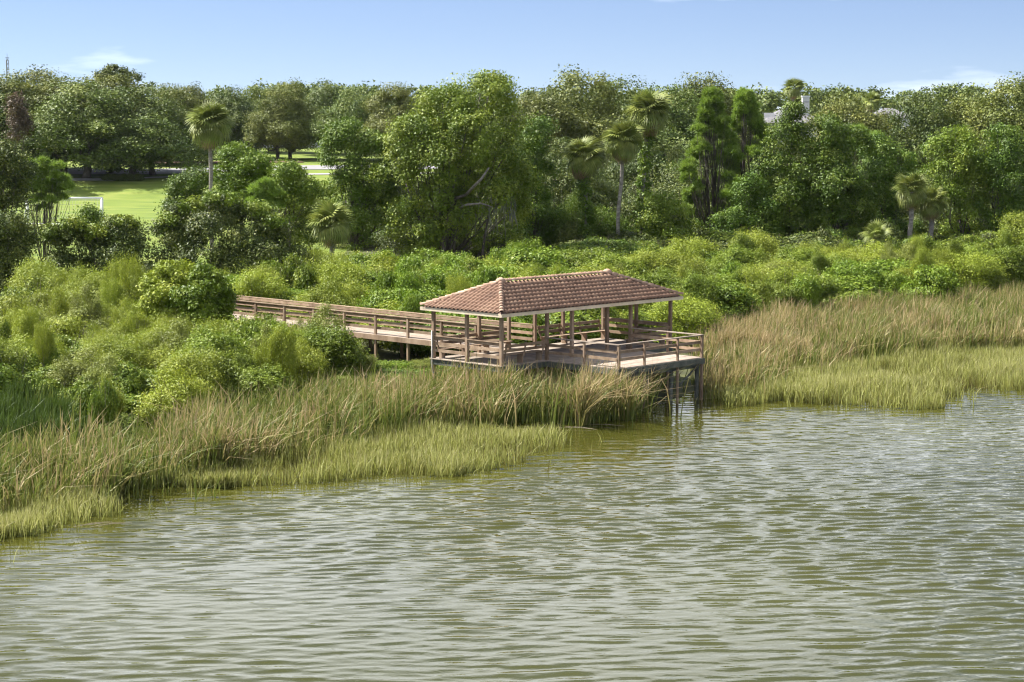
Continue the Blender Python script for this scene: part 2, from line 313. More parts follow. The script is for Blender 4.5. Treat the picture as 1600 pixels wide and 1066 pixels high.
# ---- roof
hw = WD / 2 + OV; xa, xb, ya, yb = -OV, L + OV, -OV, WD + OV
ze, zr = DZ + HE + 0.16, DZ + ZR - 0.09
R1, R2 = (xa + hw, WD / 2, zr), (xb - hw, WD / 2, zr)
C = [(xa, ya, ze), (xb, ya, ze), (xb, yb, ze), (xa, yb, ze)]
mb = MB(); top = C + [R1, R2]; low = [(x, y, z - 0.05) for x, y, z in C] + [(R1[0], R1[1], R1[2] - .06), (R2[0], R2[1], R2[2] - .06)]
fs = [(0,1,5,4), (1,2,5), (2,3,4,5), (3,0,4)]
mb.add(top + low, fs + [tuple(i + 6 for i in f[::-1]) for f in fs] + [(0,6,7,1), (1,7,8,2), (2,8,9,3), (3,9,6,0)])
roof = mb.obj('roof', M['soffit'], pav)
t_ = 0.03
for bx in ((xa - t_, xb + t_, ya - t_, ya), (xa - t_, xb + t_, yb, yb + t_), (xa - t_, xa, ya + .001, yb - .001), (xb, xb + t_, ya + .001, yb - .001)):
    part('fascia', M['fascia'], roof, (*bx, DZ + HE, DZ + HE + 0.155))
# rafters seen from below
for k in range(9):
    x = hw - OV + 0.2 + k * (L + 2 * OV - 2 * hw) / 8.6
    for s in (-1, 1):
        mb = MB(); y0 = WD/2 + s * 0.05; y1 = WD/2 + s * (hw - 0.05)
        mb.add([(x-.025,y0,zr-.09),(x+.025,y0,zr-.09),(x+.025,y1,ze-.07),(x-.025,y1,ze-.07),(x-.025,y0,zr-.22),(x+.025,y0,zr-.22),(x+.025,y1,ze-.14),(x-.025,y1,ze-.14)],
               [(0,1,2,3),(7,6,5,4),(0,4,5,1),(1,5,6,2),(2,6,7,3),(3,7,4,0)]); mb.obj('rafter', M['soffit'], roof)
# clay tiles: one barrel-and-pan tile, laid course by course
TW, TL, EX = 0.268, 0.40, 0.335
prof = [(-0.5, 0.012), (-0.36, 0.0), (-0.22, 0.012), (-0.14, 0.05), (0.0, 0.082), (0.16, 0.082), (0.32, 0.05), (0.42, 0.012), (0.5, 0.012)]
V = []; F = []; npf = len(prof)
for (yy, lift) in ((0.0, 0.038), (TL, 0.004)):
    for px, pz in prof: V.append((px * TW, yy, pz + lift))
for px, pz in prof: V.append((px * TW, 0.004, pz + 0.038 - 0.03))
for i in range(npf - 1):
    F.append((i, i + 1, npf + i + 1, npf + i)); F.append((2*npf + i, 2*npf + i + 1, i + 1, i))
tmb = MB(); tmb.add(V, F); tile_me = tmb.mesh('roof_tile', M['tile'], True)
def face_frame(p0, p1, up):                # eave from p0 to p1, up = unit vector up the slope
    e = (Vector(p1) - Vector(p0)); ln = e.length; e.normalize(); u = Vector(up).normalized(); nn = e.cross(u)
    return Vector(p0), e, u, nn, ln
rise = zr - ze; slope = math.hypot(hw, rise)
faces = [face_frame(C[0], C[1], (0, hw, rise)), face_frame(C[3], C[0], (hw, 0, rise)), face_frame(C[1], C[2], (-hw, 0, rise)), face_frame(C[2], C[3], (0, -hw, rise))]
single, rest = [], []
for fi, (p0, e, u, nn, ln) in enumerate(faces):
    nr = int(slope / EX) + 1
    for rr in range(nr):
        s0 = rr * EX - 0.05; inset = max(0.0, (s0 + EX * .6)) * hw / slope
        nc = int(ln / TW) + 1
        for c in range(nc):
            a = (c + 0.5) * ln / nc
            if a < inset + 0.02 or a > ln - inset - 0.02: continue
            if s0 + TL > slope + 0.16: continue
            jx, jz = random.Random(fi*9999+rr*100+c).uniform(-.006,.006), random.Random(fi*777+rr*91+c).uniform(0,.006)
            mat = Matrix.Identity(4)
            for i in range(3): mat[i][0], mat[i][1], mat[i][2] = e[i], u[i], nn[i]
            p = p0 + e * (a + jx) + u * s0 + nn * (0.006 + jz)
            for i in range(3): mat[i][3] = p[i]
            (single if (fi < 2 and len(single) < 300) else rest).append(mat)
for mat in single:
    o = link('roof_tile', tile_me, roof); o.matrix_local = mat
mb = MB()
for mat in rest: mb.add([mat @ Vector(v) for v in V], F)
o = mb.obj('roof_tile_field', M['tile'], roof, True); o['kind'] = 'stuff'
cv, cf = [], []
for (yy, rad, lf) in ((0.0, 0.125, 0.035), (0.36, 0.105, 0.0), (0.003, 0.103, 0.03)):
    for i in range(8):
        t = math.pi * (i / 7) ; cv.append((math.cos(t) * rad, yy, math.sin(t) * rad * 0.85 + lf))
for i in range(7): cf += [(i, i+1, 8+i+1, 8+i), (16+i, 16+i+1, i+1, i)]
cmb = MB(); cmb.add(cv, cf); cap_me = cmb.mesh('ridge_cap', M['cap'], True)
def caps(a, c_, n_up):
    a, c_ = Vector(a), Vector(c_); d = c_ - a; ln = d.length; d.normalize(); e = d.cross(Vector((0,0,1))).normalized(); nn = e.cross(d)
    k = int(ln / 0.30)
    for i in range(k + 1):
        mat = Matrix.Identity(4); p = a + d * (i * ln / (k + .6)) + nn * 0.05
        for j in range(3): mat[j][0], mat[j][1], mat[j][2], mat[j][3] = e[j], d[j], nn[j], p[j]
        o = link('ridge_cap', cap_me, roof); o.matrix_local = mat
caps(C[0], R1, 0); caps(C[1], R2, 0); caps(C[2], R2, 0); caps(C[3], R1, 0); caps(R1, R2, 0)
for r_ in (R1, R2):
    mb = MB(); mb.tube([(r_[0], r_[1], r_[2] - 0.02), (r_[0], r_[1], r_[2] + 0.17), (r_[0], r_[1], r_[2] + 0.24)], (0.26, 0.2, 0.06), 9); mb.obj('ridge_mortar', M['cap'], roof, True)
# downspout on the back left post
mb = MB(); px, py = -0.075 - 0.035, WD
mb.tube([(px, py, DZ + 1.3), (px, py, DZ - 0.62), (px + 0.10, py - 0.14, DZ - 0.78), (px + 0.25, py - 0.36, DZ - 0.9)], (0.036,) * 4, 8); mb.obj('downspout', M['pipe'], pav, True)

# ---- benches (own things on the pavilion floor)
def bench(label, x0, x1, y, s):             # s = +1: sits towards +y of the back
    b_ = frame_empty('bench'); tag(b_, label, 'bench', 'benches in the pavilion')
    for k in range(3): part('seat_slat', M['board'], b_, (x0, x1, min(y + s*(0.08+k*.15), y + s*(0.21+k*.15)), max(y + s*(0.08+k*.15), y + s*(0.21+k*.15)), DZ + 0.42, DZ + 0.455))
    for z, dy in ((0.58, -0.02), (0.80, -0.10)):
        mb = MB(); ya_, yb_ = y + s * dy, y + s * (dy - 0.055)
        mb.add([(x0,ya_,DZ+z),(x1,ya_,DZ+z),(x1,ya_+s*.035,DZ+z),(x0,ya_+s*.035,DZ+z),(x0,yb_,DZ+z+.14),(x1,yb_,DZ+z+.14),(x1,yb_+s*.035,DZ+z+.14),(x0,yb_+s*.035,DZ+z+.14)],
               [(3,2,1,0),(4,5,6,7),(0,1,5,4),(1,2,6,5),(2,3,7,6),(3,0,4,7)]); mb.obj('back_slat', M['board'], b_)
    kx = max(2, round((x1 - x0) / 1.4) + 1)
    for i in range(kx):
        xx = x0 + 0.12 + i * (x1 - x0 - 0.24) / (kx - 1)
        part('leg', M['wood'], b_, (xx-.05, xx+.05, min(y+s*.12,y+s*.42), max(y+s*.12,y+s*.42), DZ, DZ + 0.4195))
        mb = MB(); y0_, y1_ = y + s*.045, y - s*.13
        mb.add([(xx-.045,y0_,DZ+.3),(xx+.045,y0_,DZ+.3),(xx+.045,y0_+s*.03,DZ+.3),(xx-.045,y0_+s*.03,DZ+.3),(xx-.045,y1_,DZ+.97),(xx+.045,y1_,DZ+.97),(xx+.045,y1_+s*.03,DZ+.97),(xx-.045,y1_+s*.03,DZ+.97)],
               [(3,2,1,0),(4,5,6,7),(0,1,5,4),(1,2,6,5),(2,3,7,6),(3,0,4,7)]); mb.obj('back_support', M['wood'], b_)
bench('slatted timber bench along the back of the pavilion, on the boardwalk entrance left', 0.15, CB - 0.25, WD - 0.02, -1)
bench('slatted timber bench along the back of the pavilion, farthest right by the reeds', L - CB + 0.25, L - 0.15, WD - 0.02, -1)
bench('slatted timber bench seen from behind at the near left corner of the pavilion', 0.15, BX - 0.12, 0.02, 1)
bench('slatted timber bench at the front right corner of the pavilion behind the deck railing', L - BX + 0.12, L - 0.15, 0.02, 1)

# ---- viewing deck in front
dk = frame_empty('viewing_deck'); tag(dk, 'square timber viewing deck with railings on pilings over the water', 'deck')
x0, x1, y0, y1 = BX, L - BX, -PJ, -0.13
pm = MB(); pm.box(x0 - 0.06, x1 + 0.06, -pw/2+.003, pw/2-.003, -0.038, 0); dmesh = pm.mesh('plank', M['plank'])
k = y0 + 0.02
while k < y1 - 0.07: link('plank', dmesh, dk, (0, k, DZ - 0.004)); k += pw
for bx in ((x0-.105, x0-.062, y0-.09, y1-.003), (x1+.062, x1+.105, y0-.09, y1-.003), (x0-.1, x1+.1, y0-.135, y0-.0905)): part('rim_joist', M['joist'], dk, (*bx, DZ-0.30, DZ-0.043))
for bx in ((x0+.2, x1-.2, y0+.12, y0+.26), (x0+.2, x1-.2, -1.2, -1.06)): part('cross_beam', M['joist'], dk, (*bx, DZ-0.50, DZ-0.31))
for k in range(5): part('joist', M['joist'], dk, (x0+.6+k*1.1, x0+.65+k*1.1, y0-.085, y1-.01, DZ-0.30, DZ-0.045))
h4 = 0.046
fx3 = [x0, x0 + (x1-x0)*.3, x0 + (x1-x0)*.7, x1]
dposts = [(x, y0 - 0.02) for x in fx3] + [(x0, y0 * 0.53), (x1, y0 * 0.53)]
for i, (x, y) in enumerate(dposts):
    o = sqpost(x, y, -1.4, DZ + 1.03, dk, h4 if i not in (0, 3) else 0.058)
for x in (x0 + 0.25, x0 + 2.2, x1 - 2.0):
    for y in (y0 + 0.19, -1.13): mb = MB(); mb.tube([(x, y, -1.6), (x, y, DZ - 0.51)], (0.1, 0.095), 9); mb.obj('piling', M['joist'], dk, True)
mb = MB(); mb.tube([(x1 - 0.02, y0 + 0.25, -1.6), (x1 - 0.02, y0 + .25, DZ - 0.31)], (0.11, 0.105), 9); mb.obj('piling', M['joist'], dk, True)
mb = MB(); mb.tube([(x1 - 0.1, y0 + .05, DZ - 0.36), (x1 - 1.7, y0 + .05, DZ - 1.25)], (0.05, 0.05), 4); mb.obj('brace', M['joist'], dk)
def rail_x(x, a, c, par, side):
    for z in (0.30, 0.64): part('rail_board', M['board'], par, (x + side*.048 - .019, x + side*.048 + .019, a, c, DZ + z, DZ + z + .135))
    part('rail_cap', M['plank'], par, (x - .075, x + .075, a, c, DZ + 1.032, DZ + 1.07))
def rail_y(y, a, c, par, side):
    for z in (0.30, 0.64): part('rail_board', M['board'], par, (a, c, y + side*.068 - .019, y + side*.068 + .019, DZ + z, DZ + z + .135))
    part('rail_cap', M['plank'], par, (a, c, y - .075, y + .075, DZ + 1.034, DZ + 1.072))
rail_x(x0, y0 + .056, -0.08, dk, 1); rail_x(x1, y0 + .056, -0.08, dk, -1); rail_y(y0 - .02, x0 - .08, x1 + .08, dk, 1)

# ---- boardwalk towards the shore
bw = frame_empty('boardwalk'); tag(bw, 'long timber boardwalk with plank railings leading from the pavilion to shore', 'boardwalk')
xn, xf = CB, L - CB; SL = 39.4
pm = MB(); pm.box(xn - 0.1, xf + 0.1, -pw/2+.003, pw/2-.003, -0.038, 0); wmesh = pm.mesh('plank', M['plank'])
k = WD + 0.205
while k < WD + SL: link('plank', wmesh, bw, (0, k, DZ - 0.003)); k += pw
posts_y = [WD + 7.17 - 2.45 * 2 + 2.45 * i for i in range(16)]
for x, sd in ((xn, 1), (xf, -1)):
    part('rim_joist', M['joist'] if sd < 0 else M['wood'], bw, (x - .145 if sd > 0 else x + .105, x - .105 if sd > 0 else x + .145, WD + .13, WD + SL, DZ - 0.26, DZ - 0.005))
    ends = [WD + .08] + posts_y + [WD + SL]
    for i, y in enumerate(posts_y):
        w_ = o = sqpost(x - sd * 0.085 if False else x, y, -0.6, DZ + 1.02, bw, 0.058)
    for a, c in zip(ends[:-1], ends[1:]):
        for z in (0.26, 0.56, 0.86): part('rail_board', M['board'], bw, (x + sd*.06, x + sd*.098, a + .002, c - .002, DZ + z, DZ + z + .14))
        part('rail_cap', M['board'], bw, (x - .08, x + .08, a + .002, c - .002, DZ + 1.022, DZ + 1.062))

# ------------------------------------------------------------------ foliage tools
def unit(v): return v / (np.linalg.norm(v, axis=-1, keepdims=True) + 1e-9)
def leafcloud(rng, lobes, n, size, aspect=0.5, per=26, crad=0.45, up=0.38, low=0.35, shell=0.16, droop=0.25, tri=False, fold=0.0):
    """lobes: rows cx,cy,cz,rx,ry,rz. Leaves grow in puffs over the shells of the lobes."""
    lobes = np.asarray(lobes, float); nc = max(8, n // per)
    ar = (lobes[:, 3] * lobes[:, 4] * lobes[:, 5]) ** (2 / 3); pick = rng.choice(len(lobes), nc * 5, p=ar / ar.sum())
    d = unit(rng.normal(size=(nc * 5, 3))); keep = (d[:, 2] > -0.15) | (rng.random(nc * 5) < low)
    lb = lobes[pick]; rad = 1 - np.abs(rng.normal(0, shell, nc * 5)) + np.clip(rng.normal(0, .03, nc * 5), -.05, .05)
    rad += (rng.random(nc * 5) < .16) * rng.uniform(.04, .3, nc * 5)
    P = lb[:, :3] + d * lb[:, 3:] * rad[:, None]
    hole = np.zeros(len(P)); sz = lobes[:, 3].mean()
    for _ in range(6): hole += np.sin((P @ unit(rng.normal(size=3))) * rng.uniform(2.2, 4.5) / sz + rng.random() * 6.28)
    keep &= hole > -1.55
    inside = np.zeros(len(P), bool)
    for q in lobes: inside |= (((P - q[:3]) / q[3:]) ** 2).sum(1) < 0.42
    ok = np.where(keep & ~inside)[0][:nc]; P = P[ok]; D = d[ok]; nc = len(P)
    cv = rng.random(nc)
    ci = np.repeat(np.arange(nc), per); nl = len(ci)
    cs = crad * (0.6 + 0.8 * rng.random(nc))
    off = np.clip(rng.normal(size=(nl, 3)), -1.7, 1.7) * np.array([1, 1, 0.7]) * cs[ci][:, None] * 0.62
    pos = P[ci] + off
    nrm = unit(D[ci] * 0.45 + unit(off) * 0.35 + np.array([0, 0, up]) + rng.normal(size=(nl, 3)) * 0.5)
    t = rng.normal(size=(nl, 3)) + np.array([0, 0, -droop]); t = unit(t - nrm * (t * nrm).sum(1, keepdims=True)); w = np.cross(nrm, t)
    ls = size * (0.6 + 0.8 * rng.random(nl))[:, None]
    val = np.clip(cv[ci] * 0.6 + rng.random(nl) * 0.28 + 0.06, 0, 1)
    if tri:
        V = np.stack([pos - t * ls * .5 - w * ls * aspect * .55, pos - t * ls * .5 + w * ls * aspect * .55, pos + t * ls * .5], 1).reshape(-1, 3)
        return V, np.arange(nl * 3).reshape(-1, 3), np.repeat(val, 3)
    V = np.stack([pos - t * ls * .5, pos + w * ls * aspect * .5 - t * ls * .05, pos + t * ls * .5, pos - w * ls * aspect * .5 - t * ls * .05], 1).reshape(-1, 3)
    return V, np.arange(nl * 4).reshape(-1, 4), np.repeat(val, 4)
def needles(rng, lobes, n, size, per=34, crad=0.3):
    lobes = np.asarray(lobes, float); nc = n // per
    pick = rng.choice(len(lobes), nc, p=(lobes[:, 3] ** 2) / (lobes[:, 3] ** 2).sum()); d = unit(rng.normal(size=(nc, 3))); d[:, 2] = np.abs(d[:, 2]) * .9 - .25
    P = lobes[pick][:, :3] + d * lobes[pick][:, 3:] * (1 - .35 * rng.random(nc))[:, None]
    ci = np.repeat(np.arange(nc), per); nl = len(ci)
    dr = unit(rng.normal(size=(nl, 3)) * 0.75 + unit(d[ci] + np.array([0, 0, .8])) * 0.9)
    w = unit(np.cross(dr, rng.normal(size=(nl, 3)))); ls = size * (0.7 + .6 * rng.random(nl))[:, None]; b0 = P[ci] + rng.normal(size=(nl, 3)) * .06
    V = np.stack([b0 - w * .03, b0 + w * .03, b0 + dr * ls], 1).reshape(-1, 3)
    val = np.clip(rng.random(nc)[ci] * .5 + rng.random(nl) * .5, 0, 1)
    return V, np.arange(nl * 3).reshape(-1, 3), np.repeat(val, 3)
def limbs(rng, mb, base, lobes, r0, fork=0.45, lean=(0, 0), n=7, wob=0.25):
    base = np.array(base, float); lobes = np.asarray(lobes, float); top = lobes[:, :3].mean(0); top[2] = lobes[:, 2].max()
    fz = base[2] + (lobes[:, 2].min() - base[2]) * fork
    fp = np.array([base[0] + lean[0] * .5, base[1] + lean[1] * .5, fz])
    mid = (base + fp) / 2 + rng.normal(size=3) * wob * .4 * np.array([1, 1, 0])
    mb.tube([base - (0, 0, .3), base + (0, 0, .15), mid, fp, fp + (np.array([*lobes[:, :2].mean(0), lobes[:, 2].mean()]) - fp) * .8], [r0 * 1.5, r0 * 1.15, r0, r0 * .85, r0 * .3], n)
    for q in lobes:
        e = q[:3] + rng.normal(size=3) * .2; s_ = fp + (0, 0, rng.uniform(-.5, .3) * min(1.0, (fz - base[2]) * .4))
        m1 = s_ + (e - s_) * .45 + rng.normal(size=3) * wob + (0, 0, -.08 * np.linalg.norm(e - s_))
        rr = r0 * rng.uniform(.32, .5); mb.tube([s_, m1, e], [rr, rr * .7, rr * .25], 5)
        for _ in range(3):
            e2 = q[:3] + unit(rng.normal(size=3)) * q[3:] * .8; mb.tube([m1, (m1 + e2) / 2 + rng.normal(size=3) * .2, e2], [rr * .45, rr * .3, rr * .08], 4)
SEED = [100]
def nrng(): SEED[0] += 1; return np.random.default_rng(SEED[0])

# ------------------------------------------------------------------ oaks: four moulds, many copies
def oak_mould(seed, mat, n=54000, size=0.215, hgt=13.0, wid=7.0, low=0.3):
    r = np.random.default_rng(seed); lobes = []
    for i in range(22):
        a = r.random() * 6.28; rr = wid * math.sqrt(r.random()) * .74; f = rr / wid
        z = hgt * max(.3, 0.86 - 0.5 * f * f - r.random() * (0.42 if f > .25 else .12)); s = r.uniform(1.7, 2.9)
        lobes.append((rr * math.cos(a), rr * math.sin(a), z - s * .4, s * 1.15, s * 1.15, s * .85))
    lobes.append((0, 0, hgt * .8, 3, 3, 2.6)); lobes.append((0, 0, hgt * .55, 3.6, 3.6, 2.4))
    V, F, A = leafcloud(r, lobes, n, size, 0.75, 120, 0.95, low=low, tri=True)
    cr = npmesh('oak_crown', V, F, mat, A)
    mb = MB(); limbs(r, mb, (0, 0, 0), lobes[:12], 0.36, .62, wob=.5)
    return mb.mesh('oak_trunk', M['bark'], True), cr
OAK = [oak_mould(1, M['oak']), oak_mould(2, M['oak2'], wid=6.4), oak_mould(3, M['oak'], wid=7.6, hgt=12.5), oak_mould(4, M['oak2'], wid=6.0, hgt=13.5)]
def gz(x, y): return float(gh(x, y))
def oak(label, xp, Y, topy, k, wscale=1.0, group='live oaks', name='oak_tree', rz=None, base=None):
    p = at(xp, topy, Y); g = gz(p[0], Y) if base is None else base; h = (p[2] - g) / 13.3
    o = empty(name, (p[0], Y, g), rz if rz is not None else (xp * 1.7) % 6.28); o.scale = (h * wscale, h * wscale, h)
    tag(o, label, 'tree', group)
    link('trunk', OAK[k][0], o); link('crown', OAK[k][1], o)
    return o
far_left = [
 ('live oak at the far left edge with its crown below the lattice mast', 8, 266, 118, 1, 1.3),
 ('live oak with a low hanging crown left behind the slender pine', -24, 262, 122, 2, 1.4),
 ('live oak filling the gap left of the big spreading oak', 96, 266, 122, 1, 1.4),
 ('live oak filling the gap right of the big spreading oak', 168, 268, 120, 3, 1.35),
 ('live oak drooping low over the mulch bed left of the lone palm', 236, 264, 134, 0, 1.2),
 ('broad olive live oak between the mast and the big dark oak', 62, 272, 112, 3, 1.35),
 ('big spreading live oak with thick dark trunk standing over the shaded lawn behind the goal', 131, 259, 124, 0, 1.5),
 ('rounded live oak right of the thick trunked oak, shading the pavement', 205, 262, 128, 2, 1.45),
 ('live oak with a slim trunk directly left of the tall lone palm', 262, 285, 132, 1, 1.0),
 ('live oak whose trunk shows just left of the lone palm trunk', 298, 290, 136, 3, .9),
 ('live oak behind the right side of the lone palm crown', 362, 305, 134, 0, 1.0),
 ('live oak with bare trunk on the far bright lawn, leftmost of the lawn oaks', 392, 325, 128, 2, 1.0),
 ('live oak on the far bright lawn, left of a close pair of trunks', 432, 300, 134, 1, .9),
 ('live oak on the far bright lawn, right of a close pair of trunks', 452, 302, 130, 3, .9),
 ('live oak at the right end of the far bright lawn by the vine tower', 508, 318, 124, 0, 1.05),
 ('live oak rising behind the top of the vine tower', 560, 300, 126, 2, 1.05),
 ('live oak between the vine tower and the big vine covered tree', 618, 290, 130, 1, 1.0)]
for a in far_left: oak(*a, group='live oaks round the far lawn')
mid_right = [
 ('grey green oak crown peeking out behind the top of the big vine covered tree', 765, 235, 114, 0, .8),
 ('grey green oak directly right of the big vine covered tree', 838, 215, 140, 1, .95),
 ('tall grey green oak behind the three palms, left one', 912, 222, 116, 3, 1.0),
 ('tall grey green oak behind the three palms, filling between their crowns', 975, 230, 120, 0, 1.05),
 ('tall grey green oak right behind the tallest palm', 1045, 226, 122, 2, 1.0),
 ('tall grey green oak left behind the bright pines', 1102, 232, 116, 1, .9),
 ('dark shaded oak low behind the trunk of the leftmost palm', 872, 186, 205, 2, .9),
 ('dark shaded oak low behind the ivy trunked palm', 1000, 192, 215, 0, .9),
 ('grey green oak crown left in front of the grey house', 1200, 232, 190, 0, .9),
 ('grey green oak crown right in front of the grey house', 1288, 236, 178, 3, .8),
 ('olive domed oak in front of the grey house roof', 1318, 205, 148, 1, .9),
 ('olive oak left below the second house roof', 1372, 214, 178, 3, .8),
 ('tall olive oak right of the second house roof', 1440, 208, 130, 2, .85),
 ('olive oak between the tall olive oak and the right edge', 1512, 214, 150, 1, .95),
 ('tall olive oak at the right edge of the skyline', 1582, 212, 128, 3, 1.0),
 ('dark oak in the shade left of the twin fan palms', 1375, 186, 235, 0, .85),
 ('dark oak in the shade right of the twin fan palms', 1500, 188, 222, 2, .95),
 ('dark oak at the right edge above the lime shrubs', 1600, 186, 205, 0, .9)]
for a in mid_right: oak(*a, group='oaks behind the shrub belt')

# distant wood on the skyline
r = nrng(); Vs, Fs, As = [], [], []; nb = 0
for i in range(58):
    xp = -60 + i * 30 + r.uniform(-14, 14); Y = r.uniform(365, 450); ty = 138 + r.uniform(-8, 8) + (4 if xp > 1150 else 0) + (6 if 780 < xp < 900 else 0)
    p = at(xp, ty, Y); g = gz(p[0], Y); lobes = []
    for j in range(9):
        s = r.uniform(1.8, 3.0); a = r.random() * 6.28; q = r.random() * 3.6
        lobes.append((p[0] + q * math.cos(a), Y + q * math.sin(a), p[2] - s * .8 - r.random() * (p[2] - g) * .55, s * 1.2, s * 1.2, s))
    V, F, A = leafcloud(r, lobes, 2600, .62, .6, 18, 1.0, tri=True); Vs.append(V); Fs.append(F + nb); As.append(A); nb += len(V)
me = npmesh('distant_wood', np.concatenate(Vs), np.concatenate(Fs), M['oak'], np.concatenate(As))
tag(link('distant_wood', me), 'grey green wood closing the skyline behind the lawn and houses', 'wood', kind='stuff')

# ------------------------------------------------------------------ single trees measured from the place
def tree(name, label, xp, Y, lobes_px, mat, n, size, aspect=0.5, r0=0.16, group=None, per=48, crad=0.56, low=0.35, cat='tree', pine=False, bark='bark', fork=.5, depth=1.0, up=.35):
    """lobes_px rows: x, y, rx, ry (photo pixels at the tree's distance) and an offset in metres along the view."""
    r = nrng(); base = at(xp, 400, Y); g = gz(base[0], Y); px = FPX / Y; lobes = []
    for q in lobes_px:
        x_, y_, rx_, ry_ = q[:4]; dd = q[4] if len(q) > 4 else r.uniform(-.5, .5); p = at(x_, y_, Y + dd)
        lobes.append((p[0] - base[0], dd, p[2] - g, rx_ / px, max(rx_, .8 * ry_) / px * depth, ry_ / px))
    o = empty(name, (base[0], Y, g)); tag(o, label, cat, group)
    mb = MB(); limbs(r, mb, (0, 0, 0), lobes, r0, fork); mb.obj('trunk', M[bark], o, True)
    V, F, A = needles(r, lobes, n, size, crad=crad) if pine else leafcloud(r, lobes, int(n * 1.9), size * .76, aspect * 1.25, int(per * 1.9), crad, low=low, up=up, tri=True)
    link('crown', npmesh('crown', V, F, M[mat], A), o)
    return o
# the big vine covered tree
vt = tree('vine_covered_tree', 'big tree smothered in yellow green vines behind the pavilion roof', 690, 158,
     [(755,150,55,28,1),(700,170,48,30,0),(665,205,40,32,-1),(640,235,36,36,0),(800,180,32,34,1),(730,215,45,36,-2.2),(690,250,40,36,-2),(635,290,30,44,-.5),
      (780,240,34,36,.5),(640,345,28,40,0),(660,395,26,28,-.5),(690,310,28,40,-.5),(805,285,28,34,1.5),(725,280,30,34,1),(800,330,24,30,2),(620,262,26,30,0),(770,132,26,14,2),(712,355,16,22,-1.6),(742,372,16,18,.8),(795,375,22,22,1),(665,360,22,30,-1),(640,405,20,18,-.5),(735,330,20,18,-1.2),(775,300,20,22,-1)],
     'vine', 44000, .21, .6, .3, per=60, crad=.68, low=.5)
r = nrng(); mb = MB(); bx_ = vt.location
def lp(x, y, dd): p = at(x, y, 158 + dd); return (p[0] - bx_[0], dd, p[2] - bx_[2])
mb.tube([lp(728,305,-2.0), lp(740,292,-3.0), lp(752,280,-3.4), lp(764,262,-3.0)], [.13,.12,.1,.06], 7)
mb.tube([lp(716,326,-1.8), lp(730,320,-2.6), lp(752,318,-2.8), lp(770,324,-2.4)], [.09,.09,.07,.04], 6)
mb.obj('limb', M['pale_limb'], vt, True); mb = MB()
mb.tube([lp(690,430,-1), lp(690,395,-1.2), lp(700,345,-1.4), lp(712,310,-1.4), lp(728,305,-2.0)], [.34,.28,.22,.17,.12], 7)
mb.tube([lp(752,425,-.5), lp(755,385,-.6), lp(762,345,-.8), lp(768,310,-.8)], [.13,.11,.08,.05], 6)
mb.tube([lp(705,420,-1.1), lp(712,370,-1.5), lp(705,345,-1.5), lp(735,330,-1.9)], [.08,.07,.06,.04], 5)
mb.obj('stem', M['bark'], vt, True)
V, F = [], []
for i in range(110):
    x_ = r.choice([722, 735, 748, 762, 775, 790, 800]) + r.normal() * 3; y_ = r.uniform(300, 350); p = np.array(lp(x_, y_, r.uniform(-2.2, .8))); ln = r.uniform(.3, 1.8); w = r.uniform(.015, .04); b0 = len(V)
    e = r.normal(size=2) * .12
    V += [p + (-w, 0, 0), p + (w, 0, 0), p + (w + e[0], e[1], -ln * .6), p + (-w + e[0], e[1], -ln * .6), p + (e[0] * 1.4, e[1], -ln)]; F += [(b0, b0+1, b0+2), (b0, b0+2, b0+3), (b0+3, b0+2, b0+4)]
link('hanging_moss', npmesh('hanging_moss', V, F, M['moss'], r.random(len(V))), vt)['kind'] = 'stuff'

